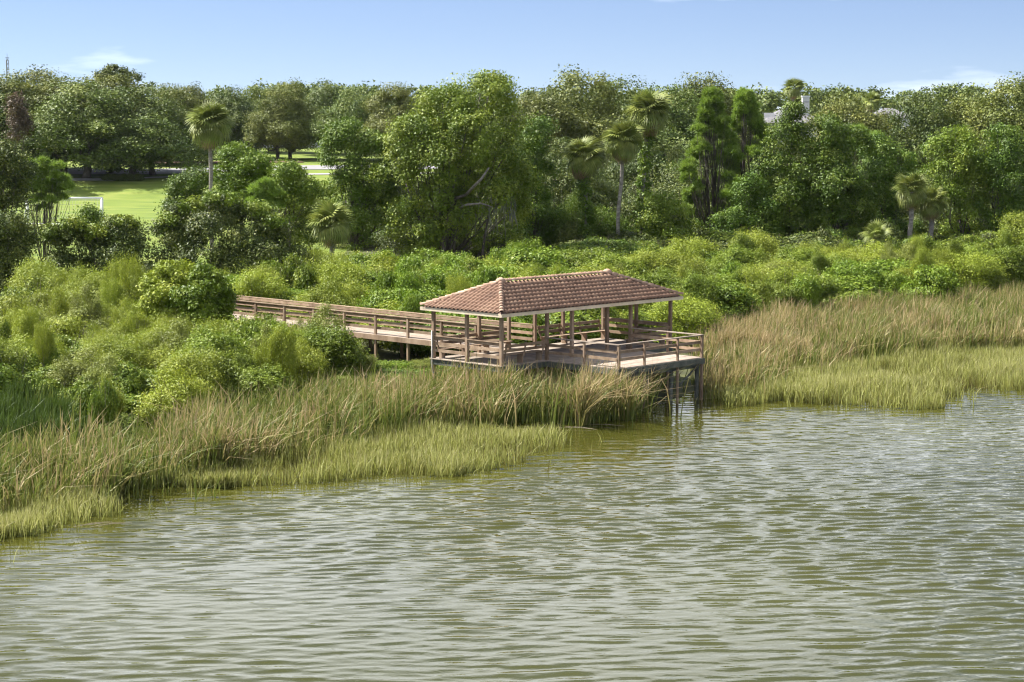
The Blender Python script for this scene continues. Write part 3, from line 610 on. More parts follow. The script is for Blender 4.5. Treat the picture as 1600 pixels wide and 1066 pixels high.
T = [
 ('vine_tower', 'narrow tower of dark green vine, left of the big vine covered tree', 555, 160, [(540,215,26,28),(585,230,24,26),(530,255,24,30),(572,270,26,34),(598,290,18,40),(545,300,26,40),(575,330,28,40),(552,360,26,30),(520,232,16,24),(610,320,14,30)], 'broad', 21750, 0.19, .6, .2),
 ('vine_tower', 'low vine covered snag between the lone palm and the vine tower', 452, 150, [(448,270,22,14),(456,292,20,22),(450,318,16,20),(478,300,18,18),(430,300,16,16)], 'vine', 7250, 0.18, .6, .12),
 ('broadleaf_tree', 'bright green tree directly right of the lone palm trunk', 378, 164, [(370,245,26,16),(395,262,30,20),(360,275,26,22),(410,285,24,22),(380,300,34,20)], 'bright', 11600, 0.21, .55, .14),
 ('broadleaf_tree', 'bright green tree low left of the lone palm trunk', 300, 160, [(285,300,20,22),(308,285,20,22),(275,325,16,22),(300,325,24,20)], 'broad', 7250, 0.19, .55, .12),
 ('broadleaf_tree', 'yellow green tree in front of the vine tower foot', 490, 152, [(480,335,22,18),(500,305,24,18),(455,345,24,20),(470,370,26,22),(425,345,20,20)], 'vine', 8700, 0.18, .55, .12),
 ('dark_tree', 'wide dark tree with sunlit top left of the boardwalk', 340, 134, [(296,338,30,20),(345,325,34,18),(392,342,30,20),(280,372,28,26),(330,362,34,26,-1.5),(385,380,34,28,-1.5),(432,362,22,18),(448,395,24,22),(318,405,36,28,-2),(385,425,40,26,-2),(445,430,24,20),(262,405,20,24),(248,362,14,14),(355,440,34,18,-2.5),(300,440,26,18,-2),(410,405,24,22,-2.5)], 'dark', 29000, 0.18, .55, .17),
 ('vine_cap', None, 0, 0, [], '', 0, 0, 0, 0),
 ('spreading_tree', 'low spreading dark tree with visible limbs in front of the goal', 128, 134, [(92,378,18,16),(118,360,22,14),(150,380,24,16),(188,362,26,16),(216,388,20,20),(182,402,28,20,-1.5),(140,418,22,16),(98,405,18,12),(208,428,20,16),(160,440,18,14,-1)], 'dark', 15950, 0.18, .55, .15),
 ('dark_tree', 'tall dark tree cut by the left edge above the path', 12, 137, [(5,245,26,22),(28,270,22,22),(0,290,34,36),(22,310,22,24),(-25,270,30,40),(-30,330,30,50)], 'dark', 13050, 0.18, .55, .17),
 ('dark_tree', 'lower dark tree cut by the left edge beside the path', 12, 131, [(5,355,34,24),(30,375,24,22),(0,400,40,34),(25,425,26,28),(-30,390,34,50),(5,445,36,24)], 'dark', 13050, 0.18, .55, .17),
 ('sapling', 'small dark green sapling in front of the goal post', 143, 140, [(141,332,9,9),(145,343,12,10),(138,353,13,10)], 'broad', 2610, 0.16, .55, .05),
 ('bare_shrub', 'grey brown thin shrub under the slender pine beside the path', 80, 126, [(70,460,26,14),(100,450,20,14),(55,470,22,12),(110,470,18,12)], 'tanshrub', 2175, 0.13, .4, .06),
 ('broadleaf_tree', 'tall pointed yellow green tree left in front of the grey house', 1228, 168, [(1240,180,14,20),(1225,215,26,28),(1255,225,28,26),(1215,265,34,30),(1260,270,34,32),(1230,310,38,32,-1),(1275,320,32,34),(1205,330,26,34),(1245,355,36,28)], 'broad', 21750, 0.21, .55, .2),
 ('broadleaf_tree', 'dense mid green tree right in front of the grey house', 1305, 167, [(1290,205,26,22),(1325,225,32,26),(1300,250,36,28),(1345,265,30,30),(1310,290,40,34,-1),(1340,320,34,32),(1295,340,34,32),(1330,365,36,24)], 'broad', 20300, 0.21, .55, .2),
 ('dark_tree', 'shaded broadleaf tree under the olive dome, left of the twin fan palms', 1385, 170, [(1375,235,30,22),(1400,255,28,24),(1365,275,30,30),(1395,300,26,26),(1365,330,28,30),(1385,355,26,24)], 'broad', 13050, 0.20, .55, .16),
 ('vine_tree', 'tree with bright vine tops right of the twin fan palms', 1500, 170, [(1495,215,22,16),(1470,235,24,20),(1520,240,28,22),(1490,265,32,26),(1525,290,26,30),(1480,300,24,28),(1515,335,26,30),(1500,365,26,20)], 'vine', 14500, 0.20, .58, .16),
 ('broadleaf_tree', 'green tree with pale leaves at the right edge of the tree wall', 1565, 169, [(1565,215,24,18),(1590,240,28,24),(1555,260,28,24),(1585,290,34,30),(1555,310,26,30),(1600,330,30,30),(1570,350,30,26)], 'broad', 15950, 0.20, .55, .18),
 ('small_tree', 'low pale green tree at the right edge in front of the dark trunks', 1595, 158, [(1590,350,22,14),(1600,370,30,18),(1585,375,20,14)], 'willow', 5075, 0.16, .5, .08),
 ('small_tree', 'pale vine covered small tree between the ivy trunked palm and the pines', 1040, 163, [(1030,318,20,14),(1050,335,24,18),(1020,345,22,20),(1045,365,28,18),(1065,355,16,18)], 'vine', 7250, 0.18, .58, .1),
 ('broadleaf_tree', 'shaded green tree between the big vine covered tree and the leftmost palm', 835, 166, [(840,205,24,22),(825,240,24,28),(845,280,24,30),(830,325,26,30),(855,345,28,26),(820,365,28,22)], 'broad', 11600, 0.20, .55, .16),
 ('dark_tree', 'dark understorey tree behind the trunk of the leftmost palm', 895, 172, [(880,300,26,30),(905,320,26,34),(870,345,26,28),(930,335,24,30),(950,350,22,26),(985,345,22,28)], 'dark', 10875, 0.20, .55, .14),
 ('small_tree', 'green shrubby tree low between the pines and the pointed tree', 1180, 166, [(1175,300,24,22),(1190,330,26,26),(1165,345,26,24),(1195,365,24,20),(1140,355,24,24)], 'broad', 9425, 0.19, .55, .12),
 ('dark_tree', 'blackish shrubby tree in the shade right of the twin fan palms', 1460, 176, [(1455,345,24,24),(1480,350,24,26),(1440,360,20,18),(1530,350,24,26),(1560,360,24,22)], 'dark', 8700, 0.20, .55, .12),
 ('bronze_tree', 'reddish bronze tree among the far oaks near the left edge', 26, 250, [(22,165,9,18),(30,190,10,20),(22,205,9,16),(38,200,8,12)], 'red', 3770, 0.30, .55, .15),
 ('dark_tree', 'dark blue green tree top sticking up over the far oaks', 178, 300, [(165,122,16,10),(182,114,18,10),(195,122,18,10),(178,130,26,14),(215,124,10,7)], 'dark', 3770, 0.36, .5, .25),
 ('sunlit_bush_top', None, 0, 0, [], '', 0, 0, 0, 0),
]
for t in T:
    if t[1] is None: continue
    tree(*t[:10])
# sunlit tops of the two dark trees, added as layers of yellower leaves
tree('sunlit_top_layer', 'yellow green leaf layer added as the sunlit top of the wide dark tree', 340, 133.2, [(300,322,18,9),(348,312,30,9),(398,328,16,8),(262,352,14,12),(430,348,14,9),(285,385,12,14),(322,345,14,9)], 'vine', 4200, .2, .6, .06, crad=.4, cat='vine')
tree('sunlit_top_layer', 'yellow green leaf layer added as the sunlit top of the low spreading tree', 150, 133.2, [(112,350,16,8),(150,362,14,8),(192,348,20,8),(78,366,10,10)], 'vine', 2400, .2, .6, .05, crad=.4, cat='vine')

tree('leafy_bush', 'big round dark leafed bush hiding the shore end of the boardwalk', 318, 104.5, [(318,432,16,16),(338,452,20,20),(308,462,26,24,-.6),(342,486,18,20),(312,492,28,22,-.8),(286,478,20,22),(350,468,12,16)], 'bright', 9000, .17, .55, .06, cat='shrub', crad=.3, group='single shrubs')
tree('leafy_bush', 'leafy yellow green bush left half of the clump hiding the boardwalk', 258, 105.5, [(262,424,18,14),(244,440,18,16),(280,442,18,18),(258,462,26,20,-.6),(238,478,16,18),(270,492,24,18,-.6),(232,452,10,12),(290,420,10,10)], 'willow', 9000, .16, .55, .06, cat='shrub', crad=.3, group='single shrubs')
# pines
def pine_lobes(r, xp, top, bot, w, n):
    out = []
    for i in range(n):
        f = i / (n - 1); y_ = top + (bot - top) * f; s = w * (0.06 + .94 * min(1, f * 1.7)); k = (1 if i % 2 else -1) * r.uniform(.15, 1) ** .7
        out.append((xp + s * k, y_ + abs(k) * 4, r.uniform(8, 13), r.uniform(7, 10), r.uniform(-1, 1) * s / 18))
    return out
r = nrng()
tree('pine_tree', 'tall bright green pine, left of the two, right of the palms', 1113, 171, pine_lobes(r, 1113, 144, 335, 44, 50), 'pine', 60000, .36, pine=True, r0=.12, group='pines', fork=.3)
tree('pine_tree', 'tall bright green pine, right of the two, left of the grey house', 1165, 173, pine_lobes(r, 1165, 144, 320, 46, 50), 'pine', 60000, .36, pine=True, r0=.12, group='pines', fork=.3)
tree('pine_tree', 'slender open young pine on the lawn in front of the goal', 68, 146, [(70 + 38 * math.cos(k * 2.4) * math.sqrt((k + .5) / 22), 287 + 40 * math.sin(k * 2.4) * math.sqrt((k + .5) / 22), 9, 8) for k in range(22)], 'pine', 14000, .34, pine=True, r0=.09, group='pines', fork=.15)
tree('pine_tree', 'small bushy pine right of the lone palm foot', 415, 149, [(415,288,12,10),(400,298,14,11),(428,303,14,11),(412,312,16,11),(395,318,13,10),(432,320,12,9)], 'pine', 9000, .32, pine=True, r0=.07, group='pines', fork=.3)
tree('pine_tree', 'bright pine top among the broadleaf trees right of the grey house', 1352, 180, [(1340,205,14,10),(1358,215,16,11),(1372,228,15,11),(1345,232,16,11),(1330,220,12,9),(1362,245,16,11)], 'pine', 10000, .4, pine=True, r0=.12, group='pines', fork=.3)

# palms: fan fronds are parts
def frond_mesh(seed, mat, R=1.0, pet=0.9, droop=0.5):
    r = np.random.default_rng(seed); V, F, A = [], [], []
    def add(p): V.append(p); A.append(r.random() * .5 + .25); return len(V) - 1
    a = [add((-.02, 0, 0)), add((.02, 0, 0)), add((.018, pet, .0)), add((-.018, pet, .0))]; F += [(a[0], a[1], a[2]), (a[0], a[2], a[3])]
    nb = 21
    for i in range(nb):
        t = (i / (nb - 1) - .5) * 4.3; ln = R * (1.05 - .1 * abs(t)) * r.uniform(.9, 1.08); d = np.array([math.sin(t), math.cos(t), 0]); s = np.array([math.cos(t), -math.sin(t), 0]); b0 = np.array([0, pet, 0])
        v = [add(tuple(b0 + d * .03)), add(tuple(b0 + d * ln * .5 + s * .058 + (0, 0, .05 - .12 * droop * ln))), add(tuple(b0 + d * ln * .5 - s * .058 + (0, 0, .05 - .12 * droop * ln))), add(tuple(b0 + d * ln * (1 - .12 * droop) + (0, 0, -.55 * droop * ln)))]
        F += [(v[0], v[2], v[1]), (v[1], v[2], v[3])]
    return npmesh('frond', V, F, mat, A)
FR = [frond_mesh(1, M['frond'], 1.1, .8, .7), frond_mesh(2, M['frond'], 1.05, .75, 1.35), frond_mesh(3, M['deadfrond'], .85, .75, 1.4)]
def palm(label, xp, Y, crown_y, rpx, lean=0.0, n=46, dead=8, name='cabbage_palm', vine=False, r0=.15, short=False, group='cabbage palms'):
    r = nrng(); c = at(xp, crown_y, Y); g = gz(c[0], Y); o = empty(name, (c[0] - lean, Y, g)); tag(o, label, 'palm', group)
    ct = np.array([lean, 0, c[2] - g]); sc = rpx / (FPX / Y) / 1.75
    mb = MB(); k = 9; pts = [np.array([lean * (i / k) ** 1.6 + .05 * math.sin(i * 1.3), .04 * math.sin(i), ct[2] * i / k]) for i in range(k + 1)]
    pts[0] = pts[0] - (0, 0, .2)
    mb.tube(pts, [r0 * (1.25 if i == 0 else 1.0 + .06 * math.sin(i * 2.2)) for i in range(k + 1)], 9); mb.obj('trunk', M['palmbark'], o, True)
    for i in range(n):
        el = math.radians(85 - 135 * ((i + .5) / n) ** .9); az = i * 2.39996 + r.normal() * .15
        f = link('frond', FR[0 if el > .1 else 1], o, tuple(ct + (0, 0, .1))); f.rotation_euler = (el, r.normal() * .35, az); q = sc * r.uniform(.85, 1.1); f.scale = (q, q, q)
    for i in range(dead):
        el = math.radians(-55 - 30 * r.random()); az = i * 2.39996 + r.random(); f = link('dead_frond', FR[2], o, tuple(ct - (0, 0, .05))); f.rotation_euler = (el, r.normal() * .2, az); q = sc * r.uniform(.8, 1.1); f.scale = (q, q, q)
    if vine:
        lobes = [(lean * f_, 0, ct[2] * f_, .42, .42, .9) for f_ in np.linspace(.2, .88, 9)]
        V, F, A = leafcloud(r, lobes, 3400, .22, .6, 20, .3, low=.9, shell=.1); link('ivy', npmesh('ivy', V, F, M['broad'], A), o)
    return o
palm('tall lone cabbage palm with grey trunk left of the vine tower', 328, 158, 196, 40, .05, 62, 12)
palm('leftmost of the three tall palms, with a brown skirt of dead fronds', 912, 166, 248, 37, -.3, 54, 24, vine=True)
palm('middle palm of the three, with a bare pale leaning trunk', 975, 164, 222, 36, .5, 52, 24)
palm('tallest of the three palms, its trunk wrapped in ivy', 1013, 166, 178, 41, .55, 64, 16, vine=True)
palm('short bushy fan palm at the foot of the vine tower', 518, 147, 352, 42, 0, 42, 4, r0=.2)
palm('left one of the twin fan palms in the right tree wall', 1424, 163, 300, 33, 0, 42, 9, r0=.19)
palm('right one of the twin fan palms in the right tree wall', 1456, 165, 318, 30, 0, 38, 10, r0=.2)
palm('low fan palm without a visible trunk left of the twin fan palms', 1370, 160, 372, 27, 0, 26, 2, r0=.12)
palm('far palm top showing beside the white chimney', 1240, 300, 140, 20, 0, 30, 2, name='palm_tree', group='far palms')
palm('far pale palm top left of the second house roof', 1362, 262, 160, 18, 0, 26, 2, name='palm_tree', group='far palms')

# ------------------------------------------------------------------ shrubs
THICK = {}
M['twig'] = noisemat('twigs', [(0.3,(0.12,0.095,0.07)),(0.7,(0.26,0.22,0.175))], 3.0, (1,1,1), 0.9)
def shrub_mould(seed, mat, n, size, aspect=.45, kind='round', per=22, crad=.3):
    r = np.random.default_rng(seed); lobes = []
    for i in range(17 if kind == 'round' else 20):
        a = r.random() * 6.28; q = 1.2 * math.sqrt(r.random()); s = r.uniform(.26, .56)
        z = 1.6 * (1 - .3 * q) * r.uniform(.38, 1.12)
        if kind == 'tall': lobes.append((q * .85 * math.cos(a), q * .85 * math.sin(a), z * 1.2 + .25, s * .55, s * .55, s * 1.25))
        else: lobes.append((q * math.cos(a), q * math.sin(a), z, s, s, s * .85))
    lobes += [(0, 0, .55, 1.0, 1.0, .5)]
    V, F, A = leafcloud(r, lobes, int(n * 1.9), size * .78, aspect * 1.2, 36, crad, up=.45, low=.3, tri=True); cr = npmesh('shrub_crown', V, F, M[mat], A)
    mb = MB(); limbs(r, mb, (0, 0, 0), lobes[:12], .035, .25, wob=.12, n=5)
    for i in range(10):
        a = r.random() * 6.28; q = r.uniform(.3, 1.25); t = np.array([q * math.cos(a), q * math.sin(a), r.uniform(1.3, 2.15)]); mb.tube([t * (.2, .2, .3), t * .62 + r.normal(size=3) * .1, t], [.022, .014, .005], 4, False)
    sm = mb.mesh('shrub_stems', M['twig'], True)
    F2 = np.array([t for f in mb.f for t in [(f[0], f[k], f[k + 1]) for k in range(1, len(f) - 1)]])
    both = npmesh('shrub', np.concatenate([V, np.array(mb.v)]), np.concatenate([F, F2 + len(V)]), M[mat], np.concatenate([A, np.zeros(len(mb.v))]))
    both.materials.append(M['twig']); both.polygons.foreach_set('material_index', np.concatenate([np.zeros(len(F), np.int32), np.ones(len(F2), np.int32)])); both.update()
    THICK[cr.name] = both
    return sm, cr, float(np.percentile(V[:, 2], 99.3)), float(np.percentile(V[:, 0], 98.5) - np.percentile(V[:, 0], 1.5))
MOULD = {'willow': shrub_mould(21, 'willow', 12600, 0.117, .32), 'willow2': shrub_mould(22, 'willow', 12600, 0.109, .3, 'tall'), 'lime': shrub_mould(23, 'lime', 11900, 0.133, .5),
         'lime2': shrub_mould(24, 'lime', 11900, 0.125, .45, 'tall'), 'bright': shrub_mould(25, 'bright', 11900, 0.140, .55), 'tan': shrub_mould(26, 'tanshrub', 11200, 0.109, .35, 'tall'),
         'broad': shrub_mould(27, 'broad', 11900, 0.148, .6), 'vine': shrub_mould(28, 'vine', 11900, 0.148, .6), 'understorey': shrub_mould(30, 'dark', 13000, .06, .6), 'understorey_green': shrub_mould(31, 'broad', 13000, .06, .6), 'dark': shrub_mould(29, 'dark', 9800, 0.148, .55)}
def shrub(label, xp, ytop, Y, kind, wpx, name='shrub', group=None):
    p = at(xp, ytop, Y); g = gz(p[0], Y); hs = (p[2] - g) / MOULD[kind][2]; ws = wpx / (FPX / Y) / MOULD[kind][3]
    o = empty(name, (p[0], Y, g), (xp * 2.3) % 6.28); o.scale = (ws, ws, hs); tag(o, label, 'shrub', group)
    link('stems', MOULD[kind][0], o); link('foliage', MOULD[kind][1], o); return o
for a in [
 ('feathery pale green shrub directly left of the pavilion roof', 668, 420, 128, 'willow2', 62),
 ('round green bush behind the left slope of the pavilion roof', 738, 408, 133, 'bright', 75),
 ('olive willow shrub left of the feathery pale shrub behind the boardwalk', 600, 402, 131, 'willow', 95),
 ('yellow green shrub behind the boardwalk railing, left of the olive willow', 530, 408, 130, 'willow', 85),
 ('leafy bright shrub over the far railing of the boardwalk', 465, 405, 128, 'vine', 75),
 ('low bright shrub behind the shore end of the boardwalk', 390, 448, 124, 'vine', 60),
 ('pale rounded willow clump in front of the left thicket', 155, 552, 91.5, 'willow', 75),
 ('green shrub with upright shoots right of the rounded willow clump', 330, 520, 93, 'lime2', 100),
 ('bright green shrub below the near boardwalk railing', 420, 505, 97, 'lime', 110),
 ('bright green shrub beside the boardwalk posts', 495, 528, 98.5, 'lime', 90),
 ('rusty tinged low shrub under the boardwalk posts', 558, 545, 99.5, 'tan', 60),
 ('yellowing tall shrub behind the right end of the pavilion roof', 1080, 372, 146, 'willow2', 70),
 ('tall yellow green shrub below the pointed tree', 1178, 362, 146, 'willow2', 70),
 ('tan and yellow shrub amid the lime thicket right of the roof', 1215, 412, 133, 'tan', 110),
 ('olive willow shrub above the lime thicket under the dense mid green tree', 1375, 388, 143, 'willow', 90),
 ('dark round shrub amid the lime thicket', 1455, 418, 133, 'bright', 75),
 ('dense green bush at the right eave of the pavilion roof', 1125, 445, 122, 'bright', 95),
 ('yellow green bush above the tall reeds left edge of picture', 20, 462, 112, 'willow', 95),
 ('dark green bush behind the roof under the leftmost palm', 830, 392, 138, 'bright', 110),
 ('green bush right behind the roof ridge', 930, 395, 140, 'lime', 110)]: shrub(*a, group='single shrubs')
# low hedge balls by the road
for i, xp in enumerate((168, 180, 192, 204, 216)): shrub(['first','second','third','fourth','fifth'][i] + ' clipped hedge ball from the left along the far road', xp, 272, 256.5, 'dark', 14, 'hedge_ball', 'clipped hedge balls by the road')
shrub('reddish planting bed shrub by the far road under the slim oak', 262, 256, 285, 'tan', 30)

srccol = bpy.data.collections.new('shrub_moulds')
def thicket(name, label, zone, spacing, weights, h=(1.6, 2.6), seed=0, w=(1.0, 1.6)):
    """zone: world polygon; shrubs of a mass nobody could count."""
    r = np.random.default_rng(seed); zone = np.array(zone); keys = list(weights); wt = np.array([weights[k] for k in keys], float); wt /= wt.sum()
    pts = scatter(r, zone, 1 / spacing ** 2)
    me = bpy.data.meshes.new(name); me.from_pydata([(x, y, gz(x, y) - .05) for x, y in pts], [], [])
    n = len(pts); kk = r.choice(len(keys), n, p=wt)
    # neighbours tend to be of one kind
    for i in range(n):
        if r.random() < .55:
            j = int(np.argmin(((pts[:i + 1] - pts[i]) ** 2).sum(1) + np.where(np.arange(i + 1) == i, 1e9, 0))) if i else 0
            kk[i] = kk[j]
    hh = r.uniform(*h, n) / 2.05; ww = r.uniform(*w, n); sp = r.random(n) < .3; ww = np.where(sp, ww * .5, ww); hh = np.where(sp, hh * 1.22, hh)
    for nm, ty, v in (('rz', 'FLOAT', r.random(n) * 6.28), ('kind_index', 'INT', kk)):
        a = me.attributes.new(nm, ty, 'POINT'); a.data.foreach_set('value', v.astype(np.float32 if ty == 'FLOAT' else np.int32))
    a = me.attributes.new('scl', 'FLOAT_VECTOR', 'POINT'); a.data.foreach_set('vector', np.stack([ww, ww, hh], 1).astype(np.float32).ravel())
    ng = bpy.data.node_groups.new(name, 'GeometryNodeTree'); ng.interface.new_socket('Geometry', in_out='INPUT', socket_type='NodeSocketGeometry'); ng.interface.new_socket('Geometry', in_out='OUTPUT', socket_type='NodeSocketGeometry')
    gi = ng.nodes.new('NodeGroupInput'); go = ng.nodes.new('NodeGroupOutput'); ci = ng.nodes.new('GeometryNodeCollectionInfo'); ip = ng.nodes.new('GeometryNodeInstanceOnPoints')
    cl = bpy.data.collections.new(name + '_moulds')
    for k, key in enumerate(keys): cl.objects.link(bpy.data.objects.new('%02d_mould' % k, THICK[MOULD[key][1].name]))
    ci.inputs['Collection'].default_value = cl; ci.inputs['Separate Children'].default_value = True; ci.inputs['Reset Children'].default_value = True
    ip.inputs['Pick Instance'].default_value = True
    def attr(nm, ty):
        q = ng.nodes.new('GeometryNodeInputNamedAttribute'); q.data_type = ty; q.inputs[0].default_value = nm; return q.outputs[0]
    cx_ = ng.nodes.new('ShaderNodeCombineXYZ'); lk = ng.links.new
    lk(attr('rz', 'FLOAT'), cx_.inputs[2]); lk(gi.outputs[0], ip.inputs['Points']); lk(ci.outputs[0], ip.inputs['Instance']); lk(attr('kind_index', 'INT'), ip.inputs['Instance Index'])
    er = ng.nodes.new('FunctionNodeEulerToRotation'); lk(cx_.outputs[0], er.inputs[0]); lk(er.outputs[0], ip.inputs['Rotation']); lk(attr('scl', 'FLOAT_VECTOR'), ip.inputs['Scale']); lk(ip.outputs[0], go.inputs[0])
    o = link(name, me); md = o.modifiers.new('plants', 'NODES'); md.node_group = ng
    return tag(o, label, 'thicket', kind='stuff')
def inpoly(P, poly):
    x, y = P[:, 0], P[:, 1]; c = np.zeros(len(P), bool); j = len(poly) - 1
    for i in range(len(poly)):
        xi, yi = poly[i]; xj, yj = poly[j]
        c ^= ((yi > y) != (yj > y)) & (x < (xj - xi) * (y - yi) / (yj - yi + 1e-12) + xi); j = i
    return c
def scatter(r, poly, dens):
    poly = np.array(poly)[:, :2]; lo, hi = poly.min(0), poly.max(0); n = int(dens * np.prod(hi - lo))
    P = lo + r.random((n, 2)) * (hi - lo); P = P[inpoly(P, poly)]
    return P
def pz(pts, z=0.3): return [gp(x, y, z)[:2] for x, y in pts]
def keep_off(P):       # clear of the boardwalk, pavilion and deck footprints
    d = P - N0; a = d[:, 0] * math.cos(YAW) + d[:, 1] * math.sin(YAW); c = -d[:, 0] * math.sin(YAW) + d[:, 1] * math.cos(YAW)
    on = ((a > -.35) & (a < L + .35) & (c > -.35) & (c < WD + .35)) | ((a > BX - .3) & (a < L - BX + .3) & (c > -PJ - .3) & (c < 0)) | ((a > CB - .5) & (a < L - CB + .5) & (c > 0) & (c < WD + SL + 2))
    return ~on
_scatter0 = scatter
def scatter(r, poly, dens):
    P = _scatter0(r, poly, dens); return P[keep_off(P)]
thicket('shrub_thicket', 'mixed green and olive shrub thicket on the left shore below the boardwalk', [gp(-60,655,.1)[:2], gp(130,660,.1)[:2], gp(160,690,.1)[:2], gp(300,672,.1)[:2], gp(420,645,.1)[:2], gp(530,612,.1)[:2], (-9.5,103.5),(-12.5,106.5),(-17,110),(-22,113),(-26,114),(-36,114),(-36,100)], 1.35,
        {'willow': 4, 'willow2': 3, 'lime': 1.2, 'lime2': 1, 'tan': 1.0, 'vine': 1.4}, (1.1, 2.5), 5, (.7, 1.4))
thicket('shrub_thicket', 'olive and green shrub thicket between the boardwalk and the big vine covered tree', [(-14,116),(-8,110),(-3.5,107),(0,104),(3,107),(4,120),(4,146),(-4,146),(-14,144),(-17,134),(-20,126),(-18,121)], 2.0,
        {'willow': 4, 'willow2': 2, 'bright': 3, 'vine': 2, 'lime': 1}, (1.7, 3.1), 6, (1.0, 1.6))
thicket('shrub_thicket', 'lime green shrub thicket stretching from the pavilion roof to the right edge', [(4,108),(10,113),gp(1130,492,.6)[:2],gp(1250,505,.6)[:2],gp(1400,480,.6)[:2],gp(1660,462,.6)[:2],(44,151),(30,149),(14,148),(4,146)], 1.9,
        {'lime': 4, 'lime2': 4, 'bright': 2, 'willow': 2.2, 'willow2': 2, 'tan': 1.2}, (1.5, 2.8), 7, (.9, 1.7))
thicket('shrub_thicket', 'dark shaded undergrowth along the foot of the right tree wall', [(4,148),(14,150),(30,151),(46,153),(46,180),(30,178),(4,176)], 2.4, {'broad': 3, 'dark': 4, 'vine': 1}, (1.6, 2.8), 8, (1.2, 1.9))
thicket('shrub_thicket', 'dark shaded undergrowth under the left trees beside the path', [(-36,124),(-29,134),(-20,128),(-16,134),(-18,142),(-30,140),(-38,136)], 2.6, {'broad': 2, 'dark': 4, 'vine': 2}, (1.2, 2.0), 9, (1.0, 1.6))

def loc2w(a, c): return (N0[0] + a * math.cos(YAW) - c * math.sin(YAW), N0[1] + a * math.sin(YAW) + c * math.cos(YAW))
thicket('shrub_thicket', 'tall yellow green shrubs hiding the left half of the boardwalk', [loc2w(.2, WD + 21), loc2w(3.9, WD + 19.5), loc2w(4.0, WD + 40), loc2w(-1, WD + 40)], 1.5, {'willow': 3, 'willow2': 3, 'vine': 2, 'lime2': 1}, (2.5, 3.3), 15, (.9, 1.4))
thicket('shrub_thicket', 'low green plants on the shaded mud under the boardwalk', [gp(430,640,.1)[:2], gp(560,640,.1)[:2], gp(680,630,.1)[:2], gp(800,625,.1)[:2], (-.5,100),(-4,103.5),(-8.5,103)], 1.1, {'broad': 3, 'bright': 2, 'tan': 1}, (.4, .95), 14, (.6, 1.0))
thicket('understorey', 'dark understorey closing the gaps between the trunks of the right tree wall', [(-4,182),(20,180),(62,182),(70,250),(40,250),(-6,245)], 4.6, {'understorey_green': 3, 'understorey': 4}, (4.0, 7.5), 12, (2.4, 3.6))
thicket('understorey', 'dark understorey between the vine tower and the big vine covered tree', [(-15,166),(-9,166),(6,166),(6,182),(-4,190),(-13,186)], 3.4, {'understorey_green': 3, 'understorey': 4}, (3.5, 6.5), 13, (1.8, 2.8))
# ------------------------------------------------------------------ reeds and marsh grass
def blades(r, P, z0, h, w, lean, bend, dry_base, dry_tip, segs=3, wind=(1.0, -.25)):
    n = len(P); az = r.random(n) * 6.28; ww = np.array(wind)[None, :] * .38
    d = np.stack([np.cos(az), np.sin(az)], 1) * 1.4 * r.random(n)[:, None] + ww * r.normal(.8, .7, n)[:, None]; d3 = np.concatenate([d, np.zeros((n, 1))], 1)
    fa = r.random(n) * 3.14; s = np.stack([np.cos(fa), np.sin(fa), 0 * fa], 1)
    base = np.concatenate([P, z0[:, None]], 1); V = []; A = []
    for k in range(segs + 1):
        t = k / segs; off = d3 * (lean * t + bend * t ** 3)[:, None] * h[:, None] if np.ndim(lean) else d3 * ((lean * t + bend * t ** 2.6) * h)[:, None]
        z = h * (t - .35 * np.abs(bend) * t ** 3); c = base + off; c[:, 2] += z; ww_ = w * (1 - .35 * t)
        val = dry_base + (dry_tip - dry_base) * t ** .8
        if k < segs: V += [c - s * ww_[:, None], c + s * ww_[:, None]]; A += [val, val]
        else: V += [c]; A += [val]
    m_ = 2 * segs + 1; V = np.stack(V, 1).reshape(-1, 3); A = np.stack(A, 1).ravel(); b0 = np.arange(n)[:, None] * m_; F = []
    for k in range(segs - 1): F += [b0 + np.array([[2*k, 2*k+1, 2*k+3]]), b0 + np.array([[2*k, 2*k+3, 2*k+2]])]
    F += [b0 + np.array([[2*segs-2, 2*segs-1, 2*segs]])]
    return V, np.concatenate(F), np.clip(A, 0, 1)
def patchy(P, sc, seed):
    r = np.random.default_rng(seed); v = np.zeros(len(P))
    for _ in range(14):
        a = r.random() * 6.28; k = sc * r.uniform(.4, 1.8); v += np.sin(k * (P[:, 0] * math.cos(a) + P[:, 1] * math.sin(a)) + r.random() * 6.28)
    return v / 3.7
